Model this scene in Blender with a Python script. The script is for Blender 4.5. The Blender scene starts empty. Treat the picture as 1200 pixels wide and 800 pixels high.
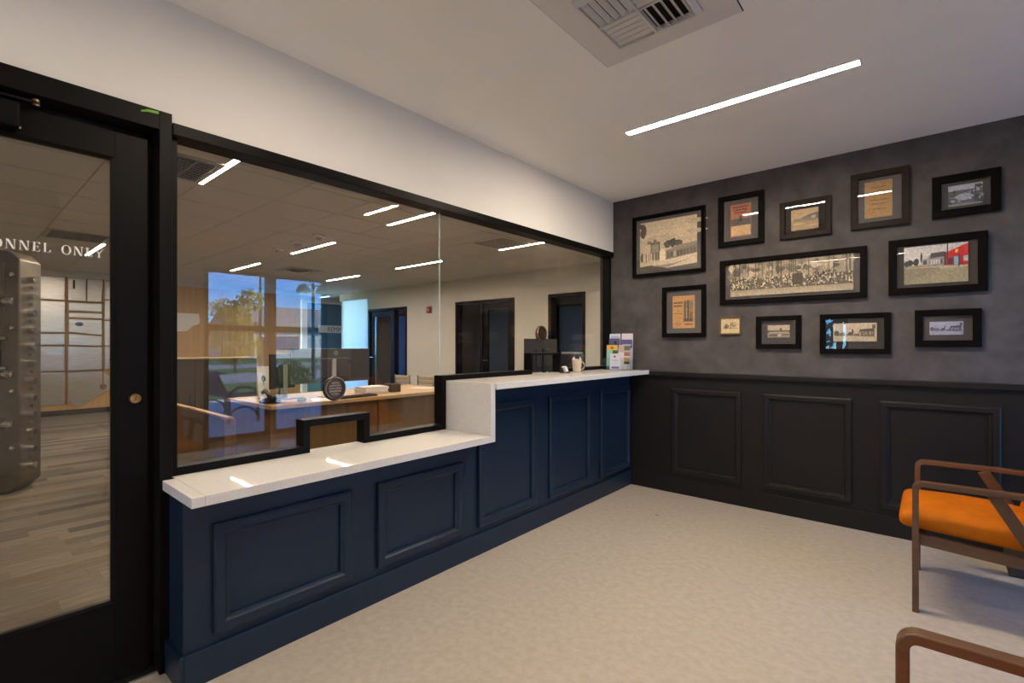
import bpy, bmesh, math, random
from mathutils import Vector, Matrix
PI = math.pi
random.seed(7)
S = bpy.context.scene
COL = S.collection

# ------------------------------------------------------------------ camera
cam = bpy.data.cameras.new('camera')
cam.sensor_width = 36.0
cam.lens = 570.0 / 1200.0 * 36.0
cam.shift_y = 4.5 / 1200.0
cam.clip_start = 0.02
cam.clip_end = 400
camo = bpy.data.objects.new('camera', cam)
COL.objects.link(camo)
camo.location = (0, 0, 1.30)
camo.rotation_euler = (PI / 2, 0, math.atan2(488, 570))
S.camera = camo

# ------------------------------------------------------------------ world, sun, exposure
LOBBY_LAMP = 245.0
LOBBY_LAMP_REAR = 125.0
OFFICE_LAMP = 185.0
LAMP_COL = (1.0, 0.83, 0.63)
S.view_settings.view_transform = 'Standard'
S.view_settings.look = 'None'
S.view_settings.gamma = 1.0
S.view_settings.exposure = 0.12
S.view_settings.use_curve_mapping = False

w = bpy.data.worlds.new('sky')
S.world = w
w.use_nodes = True
nt = w.node_tree
nt.nodes.clear()
out = nt.nodes.new('ShaderNodeOutputWorld')
bg = nt.nodes.new('ShaderNodeBackground')
sky = nt.nodes.new('ShaderNodeTexSky')
sky.sky_type = 'NISHITA'
sky.sun_disc = False
sky.sun_elevation = math.radians(38)
sky.sun_rotation = math.radians(-45)
sky.air_density = 1.0
sky.dust_density = 0.1
sky.ozone_density = 6.0
sky.altitude = 1500
tc = nt.nodes.new('ShaderNodeTexCoord')
mp = nt.nodes.new('ShaderNodeMapping')
mp.inputs['Scale'].default_value = (1.0, 1.0, 3.2)
no = nt.nodes.new('ShaderNodeTexNoise')
no.inputs['Scale'].default_value = 2.6
no.inputs['Detail'].default_value = 7
no.inputs['Roughness'].default_value = 0.58
cr = nt.nodes.new('ShaderNodeValToRGB')
cr.color_ramp.elements[0].position = 0.50
cr.color_ramp.elements[1].position = 0.72
mx = nt.nodes.new('ShaderNodeMix')
mx.data_type = 'RGBA'
mx.inputs[7].default_value = (4.5, 6.0, 8.4, 1)
nt.links.new(tc.outputs['Generated'], mp.inputs['Vector'])
nt.links.new(mp.outputs[0], no.inputs['Vector'])
nt.links.new(no.outputs['Fac'], cr.inputs['Fac'])
nt.links.new(cr.outputs['Color'], mx.inputs[0])
wb_ = nt.nodes.new('ShaderNodeVectorMath'); wb_.operation = 'MULTIPLY'      # the camera is balanced for the warm lamps, so daylight reads blue
wb_.inputs[1].default_value = (0.47, 0.92, 1.50)
nt.links.new(sky.outputs['Color'], wb_.inputs[0])
nt.links.new(wb_.outputs[0], mx.inputs[6])
nt.links.new(mx.outputs[2], bg.inputs['Color'])
bg.inputs['Strength'].default_value = 1.1
nt.links.new(bg.outputs[0], out.inputs['Surface'])

sun = bpy.data.lights.new('sun', 'SUN')
sun.energy = 36.0
sun.angle = math.radians(0.6)
sun.color = (0.86, 0.93, 1.0)
suno = bpy.data.objects.new('sun', sun)
COL.objects.link(suno)
_e, _a = math.radians(38), math.radians(135)           # from the north-west of the plan (-x, +y)
sd = Vector((math.cos(_e) * math.cos(_a), math.cos(_e) * math.sin(_a), math.sin(_e)))
suno.rotation_euler = sd.to_track_quat('Z', 'Y').to_euler()
suno.location = (-10, 20, 20)

# ------------------------------------------------------------------ materials
def _nodes(name):
    m = bpy.data.materials.new(name)
    m.use_nodes = True
    t = m.node_tree
    return m, t, t.nodes['Principled BSDF']

def mat(name, col, rough=0.5, metal=0.0, var=0.0, scale=6.0, stretch=(1, 1, 1), bump=0.0, bscale=None,
        spec=0.5, detail=4, col2=None, coat=0.0, contrast=(0.3, 0.7)):
    """Principled with procedural noise colour variation and a fine bump, object coordinates."""
    m, t, p = _nodes(name)
    p.inputs['Roughness'].default_value = rough
    p.inputs['Metallic'].default_value = metal
    p.inputs['Specular IOR Level'].default_value = spec
    if coat:
        p.inputs['Coat Weight'].default_value = coat
        p.inputs['Coat Roughness'].default_value = 0.15
    c = (*col, 1)
    p.inputs['Base Color'].default_value = c
    if var or col2 or bump:
        tcn = t.nodes.new('ShaderNodeTexCoord')
        mpn = t.nodes.new('ShaderNodeMapping')
        mpn.inputs['Scale'].default_value = stretch
        t.links.new(tcn.outputs['Object'], mpn.inputs['Vector'])
    if var or col2:
        n = t.nodes.new('ShaderNodeTexNoise')
        n.inputs['Scale'].default_value = scale
        n.inputs['Detail'].default_value = detail
        n.inputs['Roughness'].default_value = 0.6
        t.links.new(mpn.outputs[0], n.inputs['Vector'])
        r = t.nodes.new('ShaderNodeValToRGB')
        r.color_ramp.elements[0].position = contrast[0]
        r.color_ramp.elements[1].position = contrast[1]
        a = col if col2 else tuple(max(0, x * (1 - var)) for x in col)
        b = col2 if col2 else tuple(min(1, x * (1 + var)) for x in col)
        r.color_ramp.elements[0].color = (*a, 1)
        r.color_ramp.elements[1].color = (*b, 1)
        t.links.new(n.outputs['Fac'], r.inputs['Fac'])
        t.links.new(r.outputs['Color'], p.inputs['Base Color'])
    if bump:
        n2 = t.nodes.new('ShaderNodeTexNoise')
        n2.inputs['Scale'].default_value = bscale or scale * 8
        n2.inputs['Detail'].default_value = 3
        t.links.new(mpn.outputs[0], n2.inputs['Vector'])
        b = t.nodes.new('ShaderNodeBump')
        b.inputs['Strength'].default_value = bump
        b.inputs['Distance'].default_value = 0.004
        t.links.new(n2.outputs['Fac'], b.inputs['Height'])
        t.links.new(b.outputs['Normal'], p.inputs['Normal'])
    return m

def wood(name, c1, c2, axis='z', rough=0.45, scale=3.0, bump=0.05):
    st = {'x': (0.35, 9, 9), 'y': (9, 0.35, 9), 'z': (9, 9, 0.35)}[axis]
    return mat(name, c1, rough, col2=c2, scale=scale, stretch=st, detail=6, bump=bump, bscale=scale * 3)

def glass(name, tint=(1, 1, 1), f0=0.042):
    """Clear sheet glass: straight-through transmission mixed with a mirror by Schlick's law on each face."""
    m = bpy.data.materials.new(name)
    m.use_nodes = True
    t = m.node_tree
    t.nodes.clear()
    o = t.nodes.new('ShaderNodeOutputMaterial')
    g = t.nodes.new('ShaderNodeNewGeometry')
    d = t.nodes.new('ShaderNodeVectorMath'); d.operation = 'DOT_PRODUCT'
    t.links.new(g.outputs['Incoming'], d.inputs[0]); t.links.new(g.outputs['Normal'], d.inputs[1])
    ab = t.nodes.new('ShaderNodeMath'); ab.operation = 'ABSOLUTE'
    t.links.new(d.outputs['Value'], ab.inputs[0])
    su = t.nodes.new('ShaderNodeMath'); su.operation = 'SUBTRACT'; su.inputs[0].default_value = 1.0; su.use_clamp = True
    t.links.new(ab.outputs[0], su.inputs[1])
    pw = t.nodes.new('ShaderNodeMath'); pw.operation = 'POWER'; pw.inputs[1].default_value = 5.0
    t.links.new(su.outputs[0], pw.inputs[0])
    ma = t.nodes.new('ShaderNodeMath'); ma.operation = 'MULTIPLY_ADD'
    ma.inputs[1].default_value = 1 - f0; ma.inputs[2].default_value = f0
    t.links.new(pw.outputs[0], ma.inputs[0])
    tr = t.nodes.new('ShaderNodeBsdfTransparent'); tr.inputs['Color'].default_value = (*tint, 1)
    gl = t.nodes.new('ShaderNodeBsdfGlossy'); gl.inputs['Roughness'].default_value = 0.0
    mi = t.nodes.new('ShaderNodeMixShader')
    t.links.new(ma.outputs[0], mi.inputs[0]); t.links.new(tr.outputs[0], mi.inputs[1]); t.links.new(gl.outputs[0], mi.inputs[2])
    t.links.new(mi.outputs[0], o.inputs['Surface'])
    return m

def emit(name, col, strength):
    m = bpy.data.materials.new(name)
    m.use_nodes = True
    t = m.node_tree
    t.nodes.clear()
    o = t.nodes.new('ShaderNodeOutputMaterial')
    e = t.nodes.new('ShaderNodeEmission')
    e.inputs['Color'].default_value = (*col, 1)
    e.inputs['Strength'].default_value = strength
    t.links.new(e.outputs[0], o.inputs['Surface'])
    return m

def print_mat(name, grain=0.25, gscale=90, rough=0.6):
    """Flat print: ink colours from the mesh's colour attribute with paper grain."""
    m, t, p = _nodes(name)
    p.inputs['Roughness'].default_value = rough
    a = t.nodes.new('ShaderNodeVertexColor'); a.layer_name = 'ink'
    tcn = t.nodes.new('ShaderNodeTexCoord')
    n = t.nodes.new('ShaderNodeTexNoise'); n.inputs['Scale'].default_value = gscale; n.inputs['Detail'].default_value = 3
    t.links.new(tcn.outputs['Object'], n.inputs['Vector'])
    mr = t.nodes.new('ShaderNodeMapRange')
    mr.inputs[1].default_value = 0.3; mr.inputs[2].default_value = 0.7
    mr.inputs[3].default_value = 1 - grain; mr.inputs[4].default_value = 1 + grain
    t.links.new(n.outputs['Fac'], mr.inputs[0])
    mm = t.nodes.new('ShaderNodeVectorMath'); mm.operation = 'SCALE'
    t.links.new(a.outputs['Color'], mm.inputs[0]); t.links.new(mr.outputs[0], mm.inputs['Scale'])
    t.links.new(mm.outputs[0], p.inputs['Base Color'])
    return m

M = {}
M['white_wall'] = mat('white painted plaster', (0.78, 0.765, 0.74), 0.75, var=0.02, scale=3, bump=0.03, bscale=160)
M['office_wall'] = mat('warm white office paint', (0.66, 0.63, 0.57), 0.7, var=0.02, scale=2, bump=0.02, bscale=120)
M['ceiling'] = mat('matt ceiling paint', (0.86, 0.835, 0.79), 0.85, var=0.02, scale=2, bump=0.02, bscale=150)
M['tile'] = mat('mineral fibre ceiling tile', (0.62, 0.60, 0.56), 0.9, var=0.04, scale=60, bump=0.15, bscale=220)
M['tee'] = mat('ceiling grid', (0.42, 0.40, 0.37), 0.6)
M['grey_wall'] = mat('mottled grey suede paint', (0.062, 0.056, 0.056), 0.7, col2=(0.108, 0.099, 0.099), scale=5, detail=9, bump=0.06, bscale=26, contrast=(0.35, 0.68), spec=0.25)
M['black_panel'] = mat('satin black brown paint', (0.0115, 0.0098, 0.0090), 0.45, var=0.08, scale=4, bump=0.02, bscale=60, spec=0.25)
M['navy'] = mat('satin navy paint', (0.0085, 0.0205, 0.039), 0.40, var=0.06, scale=4, bump=0.02, bscale=60, spec=0.35)
M['floor'] = mat('mottled beige sheet floor', (0.395, 0.348, 0.285), 0.5, col2=(0.475, 0.428, 0.358), scale=26, detail=14, spec=0.3, bump=0.05, bscale=70, contrast=(0.32, 0.68))
M['quartz'] = mat('speckled white quartz', (0.60, 0.58, 0.545), 0.03, col2=(0.66, 0.64, 0.61), scale=90, detail=5, contrast=(0.36, 0.62), spec=0.01)
M['black_metal'] = mat('dark bronze metal', (0.0050, 0.0042, 0.0042), 0.42, metal=0.0, var=0.1, scale=8, bump=0.02, bscale=200, spec=0.1)
M['rubber'] = mat('black rubber', (0.006, 0.006, 0.006), 0.7, bump=0.02, bscale=90)
M['glass'] = glass('clear partition glass')
M['pic_glass'] = glass('picture glass', f0=0.04)
M['out_glass'] = glass('window glass', tint=(0.96, 0.98, 0.98))
M['edge'] = mat('polished glass edge', (0.55, 0.60, 0.57), 0.2, var=0.1, scale=30)
M['frosted'] = mat('white lettering film', (0.75, 0.74, 0.72), 0.6, bump=0.02, bscale=90)
M['steel'] = mat('brushed steel', (0.55, 0.54, 0.52), 0.32, metal=1.0, var=0.12, scale=5, stretch=(1, 1, 14), bump=0.04, bscale=40)
M['vault'] = mat('aged vault steel', (0.20, 0.175, 0.145), 0.42, metal=0.9, var=0.2, scale=5, bump=0.05, bscale=60)
M['chrome'] = mat('polished chrome', (0.7, 0.69, 0.66), 0.18, metal=1.0, bump=0.01, bscale=30)
M['brass'] = mat('aged brass', (0.45, 0.31, 0.12), 0.3, metal=1.0, var=0.15, scale=30)
M['bronze'] = mat('antique bronze', (0.13, 0.088, 0.06), 0.38, metal=1.0, var=0.25, scale=40)
M['bronze_hi'] = mat('rubbed bronze', (0.27, 0.19, 0.125), 0.3, metal=1.0, var=0.25, scale=40)
M['copper'] = mat('copper strip', (0.26, 0.15, 0.075), 0.4, metal=1.0, var=0.2, scale=20)
M['oak'] = wood('light oak veneer', (0.44, 0.265, 0.115), (0.54, 0.34, 0.16), 'z')
M['oak_h'] = wood('light oak desk top', (0.40, 0.26, 0.125), (0.50, 0.34, 0.18), 'y')
M['oak_edge'] = wood('oak edge band', (0.34, 0.21, 0.095), (0.43, 0.28, 0.13), 'x')
M['brown_wood'] = wood('brown oak desk panel', (0.155, 0.085, 0.032), (0.21, 0.12, 0.05), 'z')
M['dark_wood'] = wood('dark walnut veneer', (0.042, 0.028, 0.017), (0.062, 0.043, 0.027), 'z')
M['walnut'] = wood('walnut chair frame', (0.090, 0.043, 0.020), (0.145, 0.073, 0.035), 'x', rough=0.38)
M['walnut_v'] = wood('walnut chair leg', (0.080, 0.039, 0.018), (0.13, 0.066, 0.032), 'z', rough=0.38)
M['orange'] = mat('burnt orange upholstery', (0.50, 0.135, 0.003), 0.7, spec=0.15, var=0.12, scale=14, bump=0.25, bscale=420)
M['tape'] = mat('green masking tape', (0.16, 0.42, 0.04), 0.6, var=0.1, scale=40)
M['frame_black'] = mat('black wood frame', (0.0045, 0.0035, 0.0032), 0.5, spec=0.05, var=0.2, scale=20, stretch=(1, 1, 6), bump=0.02, bscale=100)
M['frame_brown'] = mat('dark brown wood frame', (0.021, 0.0155, 0.0115), 0.5, spec=0.1, var=0.2, scale=18, stretch=(1, 1, 6), bump=0.03, bscale=80)
M['frame_gilt'] = mat('worn gilt wood frame', (0.16, 0.09, 0.03), 0.4, var=0.3, scale=40, bump=0.04, bscale=90)
M['mat_grey'] = mat('grey mount board', (0.115, 0.108, 0.112), 0.9, var=0.04, scale=60, bump=0.04, bscale=300)
M['mat_dark'] = mat('charcoal mount board', (0.050, 0.044, 0.042), 0.9, var=0.04, scale=60, bump=0.04, bscale=300)
M['mat_black'] = mat('black mount board', (0.012, 0.011, 0.011), 0.9, var=0.04, scale=60, bump=0.04, bscale=300)
M['print'] = print_mat('photographic print')
M['leaflet'] = print_mat('glossy leaflet print', 0.05, 60, 0.35)
M['plastic_black'] = mat('black plastic', (0.016, 0.016, 0.017), 0.42, var=0.1, scale=12, bump=0.03, bscale=200)
M['plastic_grey'] = mat('silver grey plastic', (0.38, 0.37, 0.36), 0.4, var=0.04, scale=12)
M['screen_back'] = mat('charcoal monitor shell', (0.045, 0.043, 0.042), 0.5, var=0.08, scale=8, bump=0.03, bscale=260)
M['paper'] = mat('white paper', (0.72, 0.70, 0.66), 0.8, var=0.03, scale=30)
M['ceramic'] = mat('cream glazed ceramic', (0.66, 0.56, 0.40), 0.18, var=0.03, scale=12)
M['coffee'] = mat('black coffee', (0.02, 0.01, 0.005), 0.1, var=0.1, scale=20)
M['acrylic'] = glass('clear acrylic', tint=(0.93, 0.96, 0.98))
M['beige_vinyl'] = mat('beige ribbed leather', (0.40, 0.33, 0.24), 0.5, var=0.06, scale=14, bump=0.1, bscale=120)
M['red'] = mat('red alarm plastic', (0.30, 0.02, 0.018), 0.4, var=0.08, scale=30)
M['ceil_white'] = mat('white ceiling fitting', (0.66, 0.64, 0.61), 0.5, var=0.02, scale=20)
M['louver'] = mat('white enamelled louvre', (0.60, 0.58, 0.55), 0.45, var=0.02, scale=20)
M['duct'] = mat('dark duct interior', (0.012, 0.012, 0.012), 0.9, var=0.1, scale=10)
M['carpet_base'] = mat('carpet underlay', (0.16, 0.14, 0.115), 0.95, var=0.25, scale=14, stretch=(7, 1, 1), bump=0.3, bscale=120)
M['carpet'] = []
for i, c in enumerate([(0.20, 0.175, 0.14), (0.155, 0.138, 0.118), (0.235, 0.205, 0.16), (0.115, 0.105, 0.095), (0.185, 0.15, 0.11)]):
    M['carpet'].append(mat('loop carpet %s' % 'abcde'[i], tuple(x * 0.58 for x in c), 0.95, col2=tuple(min(1, x * 1.15) for x in c), spec=0.1, scale=8, stretch=(8, 0.8, 1), detail=6, bump=0.4, bscale=70))
M['concrete'] = mat('pale concrete paving', (0.58, 0.57, 0.56), 0.85, var=0.12, scale=3, bump=0.1, bscale=60)
M['asphalt'] = mat('weathered asphalt', (0.23, 0.23, 0.235), 0.9, var=0.12, scale=2, bump=0.1, bscale=40)
M['grass'] = mat('mown grass', (0.045, 0.085, 0.018), 0.9, col2=(0.085, 0.15, 0.035), scale=6, detail=8, bump=0.3, bscale=80)
M['leaf_yellow'] = mat('autumn leaves', (0.36, 0.32, 0.05), 0.7, col2=(0.62, 0.46, 0.08), scale=1.2)
M['leaf_green'] = mat('green leaves', (0.045, 0.105, 0.02), 0.7, col2=(0.09, 0.17, 0.035), scale=2)
M['leaf_dark'] = mat('dark conifer needles', (0.012, 0.07, 0.055), 0.7, col2=(0.02, 0.10, 0.07), scale=2)
M['bark'] = mat('bark', (0.06, 0.045, 0.03), 0.9, var=0.3, scale=10, stretch=(1, 1, 0.3), bump=0.4, bscale=30)
M['bench_metal'] = mat('brown bench metal', (0.20, 0.15, 0.115), 0.5, var=0.15, scale=20)
M['siding'] = mat('cream siding', (0.60, 0.57, 0.52), 0.7, var=0.04, scale=2)
M['roofing'] = mat('taupe metal roof', (0.30, 0.25, 0.22), 0.6, var=0.06, scale=2)
M['pole_paint'] = mat('dark green pole paint', (0.02, 0.03, 0.03), 0.45, var=0.1, scale=10)
M['blue_paint'] = mat('dark blue panel paint', (0.030, 0.12, 0.22), 0.35, var=0.06, scale=4)
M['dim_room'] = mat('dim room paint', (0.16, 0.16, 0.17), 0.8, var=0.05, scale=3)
M['sign_white'] = mat('white sign plate', (0.66, 0.67, 0.66), 0.5, var=0.02, scale=20)
M['ink_black'] = mat('black ink', (0.012, 0.012, 0.014), 0.5, var=0.05, scale=20)
M['map_white'] = mat('white panel lacquer', (0.72, 0.70, 0.66), 0.45, var=0.02, scale=8)
M['shade'] = None
def shade_mat(name, c, tc_, k):
    m, t, p = _nodes(name)
    p.inputs['Base Color'].default_value = (*c, 1)
    p.inputs['Roughness'].default_value = 0.9
    o = t.nodes['Material Output']
    tr = t.nodes.new('ShaderNodeBsdfTranslucent'); tr.inputs['Color'].default_value = (*tc_, 1)
    wv = t.nodes.new('ShaderNodeTexNoise'); wv.inputs['Scale'].default_value = 40
    mi = t.nodes.new('ShaderNodeMixShader'); mi.inputs[0].default_value = k
    t.links.new(p.outputs[0], mi.inputs[1]); t.links.new(tr.outputs[0], mi.inputs[2])
    t.links.new(mi.outputs[0], o.inputs['Surface'])
    return m
M['shade'] = shade_mat('added blue shade', (0.10, 0.15, 0.17), (0.065, 0.11, 0.12), 0.5)  # made-up shade: blocks sun and tints the far door glass blue
M['shade_bright'] = shade_mat('pale added shade', (0.06, 0.15, 0.25), (0.10, 0.30, 0.50), 0.6)  # brighter made-up shade, so a far door's sidelight glows blue
M['frosted_glass'] = shade_mat('frosted glass', (0.7, 0.72, 0.72), (0.82, 0.97, 0.93), 0.8)
M['lamp_lobby'] = emit('lobby lamp diffuser', LAMP_COL, LOBBY_LAMP)
M['lamp_rear'] = emit('rear lobby lamp diffuser', LAMP_COL, LOBBY_LAMP_REAR)
M['lamp_office'] = emit('office lamp diffuser', LAMP_COL, OFFICE_LAMP)

# ------------------------------------------------------------------ mesh helpers
ROOT = {}            # object name -> inverse world matrix of the thing it belongs to

class MB:
    def __init__(self):
        self.bm = bmesh.new()
        self.X = Matrix.Identity(4)
    def at(self, loc=(0, 0, 0), rz=0.0, rx=0.0, ry=0.0):
        self.X = Matrix.Translation(loc) @ Matrix.Rotation(rz, 4, 'Z') @ Matrix.Rotation(ry, 4, 'Y') @ Matrix.Rotation(rx, 4, 'X')
        return self
    def v(self, co):
        return self.bm.verts.new(self.X @ Vector(co))
    def face(self, pts):
        return self.bm.faces.new([self.v(p) for p in pts])
    def box(self, x0, x1, y0, y1, z0, z1):
        vs = [self.v((x, y, z)) for z in (z0, z1) for y in (y0, y1) for x in (x0, x1)]
        for f in ((0, 2, 3, 1), (4, 5, 7, 6), (0, 1, 5, 4), (1, 3, 7, 5), (3, 2, 6, 7), (2, 0, 4, 6)):
            self.bm.faces.new([vs[i] for i in f])
        return self
    def prism(self, poly, fn, d0, d1):
        """polygon (u,v) extruded from depth d0 to d1; fn(u,v,d)->xyz"""
        a = [self.v(fn(u, v, d0)) for u, v in poly]
        b = [self.v(fn(u, v, d1)) for u, v in poly]
        n = len(poly)
        self.bm.faces.new(a[::-1]); self.bm.faces.new(b)
        for i in range(n):
            self.bm.faces.new([a[i], a[(i + 1) % n], b[(i + 1) % n], b[i]])
        return self
    def ring(self, u0, v0, u1, v1, prof, fn):
        """mitred rectangular moulding. prof: closed list of (inset, depth)"""
        cs = [(u0, v0, 1, 1), (u1, v0, -1, 1), (u1, v1, -1, -1), (u0, v1, 1, -1)]
        loops = [[self.v(fn(u + su * i, v + sv * i, d)) for i, d in prof] for u, v, su, sv in cs]
        n = len(prof)
        for k in range(4):
            A, B = loops[k], loops[(k + 1) % 4]
            for i in range(n):
                j = (i + 1) % n
                self.bm.faces.new([A[i], B[i], B[j], A[j]])
        return self
    def tube(self, p0, p1, r0, r1=None, n=10, caps=True):
        p0, p1 = Vector(p0), Vector(p1)
        r1 = r0 if r1 is None else r1
        d = (p1 - p0).normalized()
        q = d.to_track_quat('Z', 'Y').to_matrix()
        a, b = [], []
        for i in range(n):
            t = 2 * PI * i / n
            c = q @ Vector((math.cos(t), math.sin(t), 0))
            a.append(self.v(p0 + c * r0)); b.append(self.v(p1 + c * r1))
        for i in range(n):
            self.bm.faces.new([a[i], a[(i + 1) % n], b[(i + 1) % n], b[i]])
        if caps:
            self.bm.faces.new(a[::-1]); self.bm.faces.new(b)
        return self
    def path(self, pts, r, n=8, closed=False, flat=None):
        """swept tube along points; r is radius or (half width, half height)"""
        P = [Vector(p) for p in pts]
        L = len(P)
        rings = []
        for i, p in enumerate(P):
            if closed:
                d = (P[(i + 1) % L] - P[i - 1]).normalized()
            else:
                d = (P[min(i + 1, L - 1)] - P[max(i - 1, 0)]).normalized()
            q = d.to_track_quat('Z', 'Y' if abs(d.y) < 0.9 else 'X').to_matrix()
            rings.append([self.v(p + q @ Vector((math.cos(2 * PI * k / n) * r, math.sin(2 * PI * k / n) * r, 0))) for k in range(n)])
        for i in range(L if closed else L - 1):
            A, B = rings[i], rings[(i + 1) % L]
            for k in range(n):
                self.bm.faces.new([A[k], A[(k + 1) % n], B[(k + 1) % n], B[k]])
        if not closed:
            self.bm.faces.new(rings[0][::-1]); self.bm.faces.new(rings[-1])
        return self
    def strip(self, pts, w, t, side=(0, 1, 0)):
        """rectangular bar swept along points in a plane whose normal is side (width w along side, thickness t)"""
        P = [Vector(p) for p in pts]
        s = Vector(side).normalized()
        L = len(P)
        rings = []
        for i, p in enumerate(P):
            d0 = (P[i] - P[max(i - 1, 0)]); d1 = (P[min(i + 1, L - 1)] - P[i])
            d = (d0.normalized() if d0.length > 1e-9 else Vector()) + (d1.normalized() if d1.length > 1e-9 else Vector())
            d.normalize()
            nrm = d.cross(s).normalized()
            c = 1.0
            if d0.length > 1e-9 and d1.length > 1e-9:
                c = 1.0 / max(0.35, d.dot(d1.normalized()))
            rings.append([self.v(p + s * a * w / 2 + nrm * b * t / 2 * c) for a, b in ((-1, -1), (1, -1), (1, 1), (-1, 1))])
        for i in range(L - 1):
            A, B = rings[i], rings[i + 1]
            for k in range(4):
                self.bm.faces.new([A[k], A[(k + 1) % 4], B[(k + 1) % 4], B[k]])
        self.bm.faces.new(rings[0][::-1]); self.bm.faces.new(rings[-1])
        return self
    def lathe(self, prof, c=(0, 0, 0), n=24, axis='z'):
        """prof [(r,h)] revolved about an axis through c"""
        f = {'z': lambda r, h, t: (c[0] + r * math.cos(t), c[1] + r * math.sin(t), c[2] + h),
             'x': lambda r, h, t: (c[0] + h, c[1] + r * math.cos(t), c[2] + r * math.sin(t)),
             'y': lambda r, h, t: (c[0] + r * math.cos(t), c[1] + h, c[2] + r * math.sin(t))}[axis]
        rows = []
        for r, h in prof:
            if r < 1e-6:
                rows.append([self.v(f(0, h, 0))])
            else:
                rows.append([self.v(f(r, h, 2 * PI * i / n)) for i in range(n)])
        for A, B in zip(rows, rows[1:]):
            for i in range(n):
                j = (i + 1) % n
                if len(A) == 1 and len(B) == 1:
                    continue
                if len(A) == 1:
                    self.bm.faces.new([A[0], B[j], B[i]])
                elif len(B) == 1:
                    self.bm.faces.new([A[i], A[j], B[0]])
                else:
                    self.bm.faces.new([A[i], A[j], B[j], B[i]])
        return self
    def build(self, name, m, parent=None, bevel=0.0, smooth=False, seg=2, subsurf=0):
        bm = self.bm
        if parent is not None:
            inv = ROOT.get(parent.name)
            if inv is not None:
                bmesh.ops.transform(bm, matrix=inv, verts=bm.verts)
        bmesh.ops.recalc_face_normals(bm, faces=bm.faces)
        me = bpy.data.meshes.new(name)
        bm.to_mesh(me); bm.free()
        o = bpy.data.objects.new(name, me)
        COL.objects.link(o)
        if m is not None:
            me.materials.append(m)
        if parent is not None:
            o.parent = parent
            ROOT[o.name] = ROOT.get(parent.name, Matrix.Identity(4))
        if smooth:
            for p in me.polygons:
                p.use_smooth = True
        if bevel:
            b = o.modifiers.new('bevel', 'BEVEL')
            b.width = bevel; b.segments = seg; b.limit_method = 'ANGLE'; b.angle_limit = math.radians(40)
        if subsurf:
            s = o.modifiers.new('subdivision', 'SUBSURF'); s.levels = subsurf; s.render_levels = subsurf
        return o

def props(o, label=None, cat=None, group=None, kind=None):
    if label: o['label'] = label
    if cat: o['category'] = cat
    if group: o['group'] = group
    if kind: o['kind'] = kind
    return o

def thing(name, label, cat, loc=(0, 0, 0), rz=0.0, group=None):
    o = bpy.data.objects.new(name, None)
    o.empty_display_size = 0.1
    COL.objects.link(o)
    o.location = loc; o.rotation_euler = (0, 0, rz)
    ROOT[o.name] = (Matrix.Translation(loc) @ Matrix.Rotation(rz, 4, 'Z')).inverted()
    return props(o, label, cat, group)

def struct(name, loc=(0, 0, 0)):
    o = bpy.data.objects.new(name, None)
    o.empty_display_size = 0.1
    COL.objects.link(o)
    o.location = loc
    ROOT[o.name] = Matrix.Translation(loc).inverted()
    o['kind'] = 'structure'
    return o

def sbuild(mb, name, m, **k):
    return props(mb.build(name, m, **k), kind='structure')

def copy_tree(o, parent=None):
    c = o.copy(); COL.objects.link(c)
    if parent is not None:
        c.parent = parent
    for ch in list(o.children):
        copy_tree(ch, c)
    return c

def share(src, name, loc, parent, rz=0):
    """another piece that shares src's mesh data"""
    c = src.copy(); COL.objects.link(c)
    c.name = name
    c.parent = parent; c.location = loc; c.rotation_euler = (0, 0, rz)
    return c

def text_mesh(name, body, size, m, parent, fn, extrude=0.0005, align='LEFT', sx=1.0):
    cu = bpy.data.curves.new('lettering', 'FONT')
    cu.body = body; cu.size = size; cu.extrude = extrude; cu.align_x = align; cu.resolution_u = 2
    t = bpy.data.objects.new('lettering', cu)
    COL.objects.link(t)
    dg = bpy.context.evaluated_depsgraph_get()
    me = bpy.data.meshes.new_from_object(t.evaluated_get(dg))
    bpy.data.objects.remove(t)
    inv = ROOT.get(parent.name, Matrix.Identity(4)) if parent else Matrix.Identity(4)
    for v in me.vertices:
        v.co = inv @ Vector(fn(v.co.x * sx, v.co.y, v.co.z))
    me.materials.clear(); me.materials.append(m)
    o = bpy.data.objects.new(name, me)
    COL.objects.link(o)
    if parent:
        o.parent = parent
        ROOT[o.name] = inv
    return o

def ink_mesh(name, w, h, shapes, m, parent, fn, base, rim=0.0008):
    """a flat print: paper rectangle w x h, shapes = [(polygon in 0..1, colour)] printed in order, one hair apart"""
    bm = bmesh.new()
    lay = bm.loops.layers.color.new('ink')
    def put(poly, col, d):
        f = bm.faces.new([bm.verts.new(fn(u * w, v * h, d)) for u, v in poly])
        for l in f.loops:
            l[lay] = (*[max(0, min(1, c)) ** (1 / 2.2) for c in col], 1)
    # paper body
    c = [(0, 0), (1, 0), (1, 1), (0, 1)]
    put(c[::-1], base, 0); put(c, base, rim)
    for i in range(4):
        a, b = c[i], c[(i + 1) % 4]
        f = bm.faces.new([bm.verts.new(fn(p[0] * w, p[1] * h, d)) for p, d in ((a, 0), (b, 0), (b, rim), (a, rim))])
        for l in f.loops:
            l[lay] = (*[max(0, min(1, k)) ** (1 / 2.2) for k in base], 1)
    for i, (poly, col) in enumerate(shapes):
        put(poly, col, rim + 0.00002 + 0.0000025 * i)
    inv = ROOT.get(parent.name, Matrix.Identity(4))
    bmesh.ops.transform(bm, matrix=inv, verts=bm.verts)
    me = bpy.data.meshes.new(name)
    bm.to_mesh(me); bm.free()
    me.materials.append(m)
    o = bpy.data.objects.new(name, me); COL.objects.link(o); o.parent = parent
    ROOT[o.name] = inv
    return o

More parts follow.
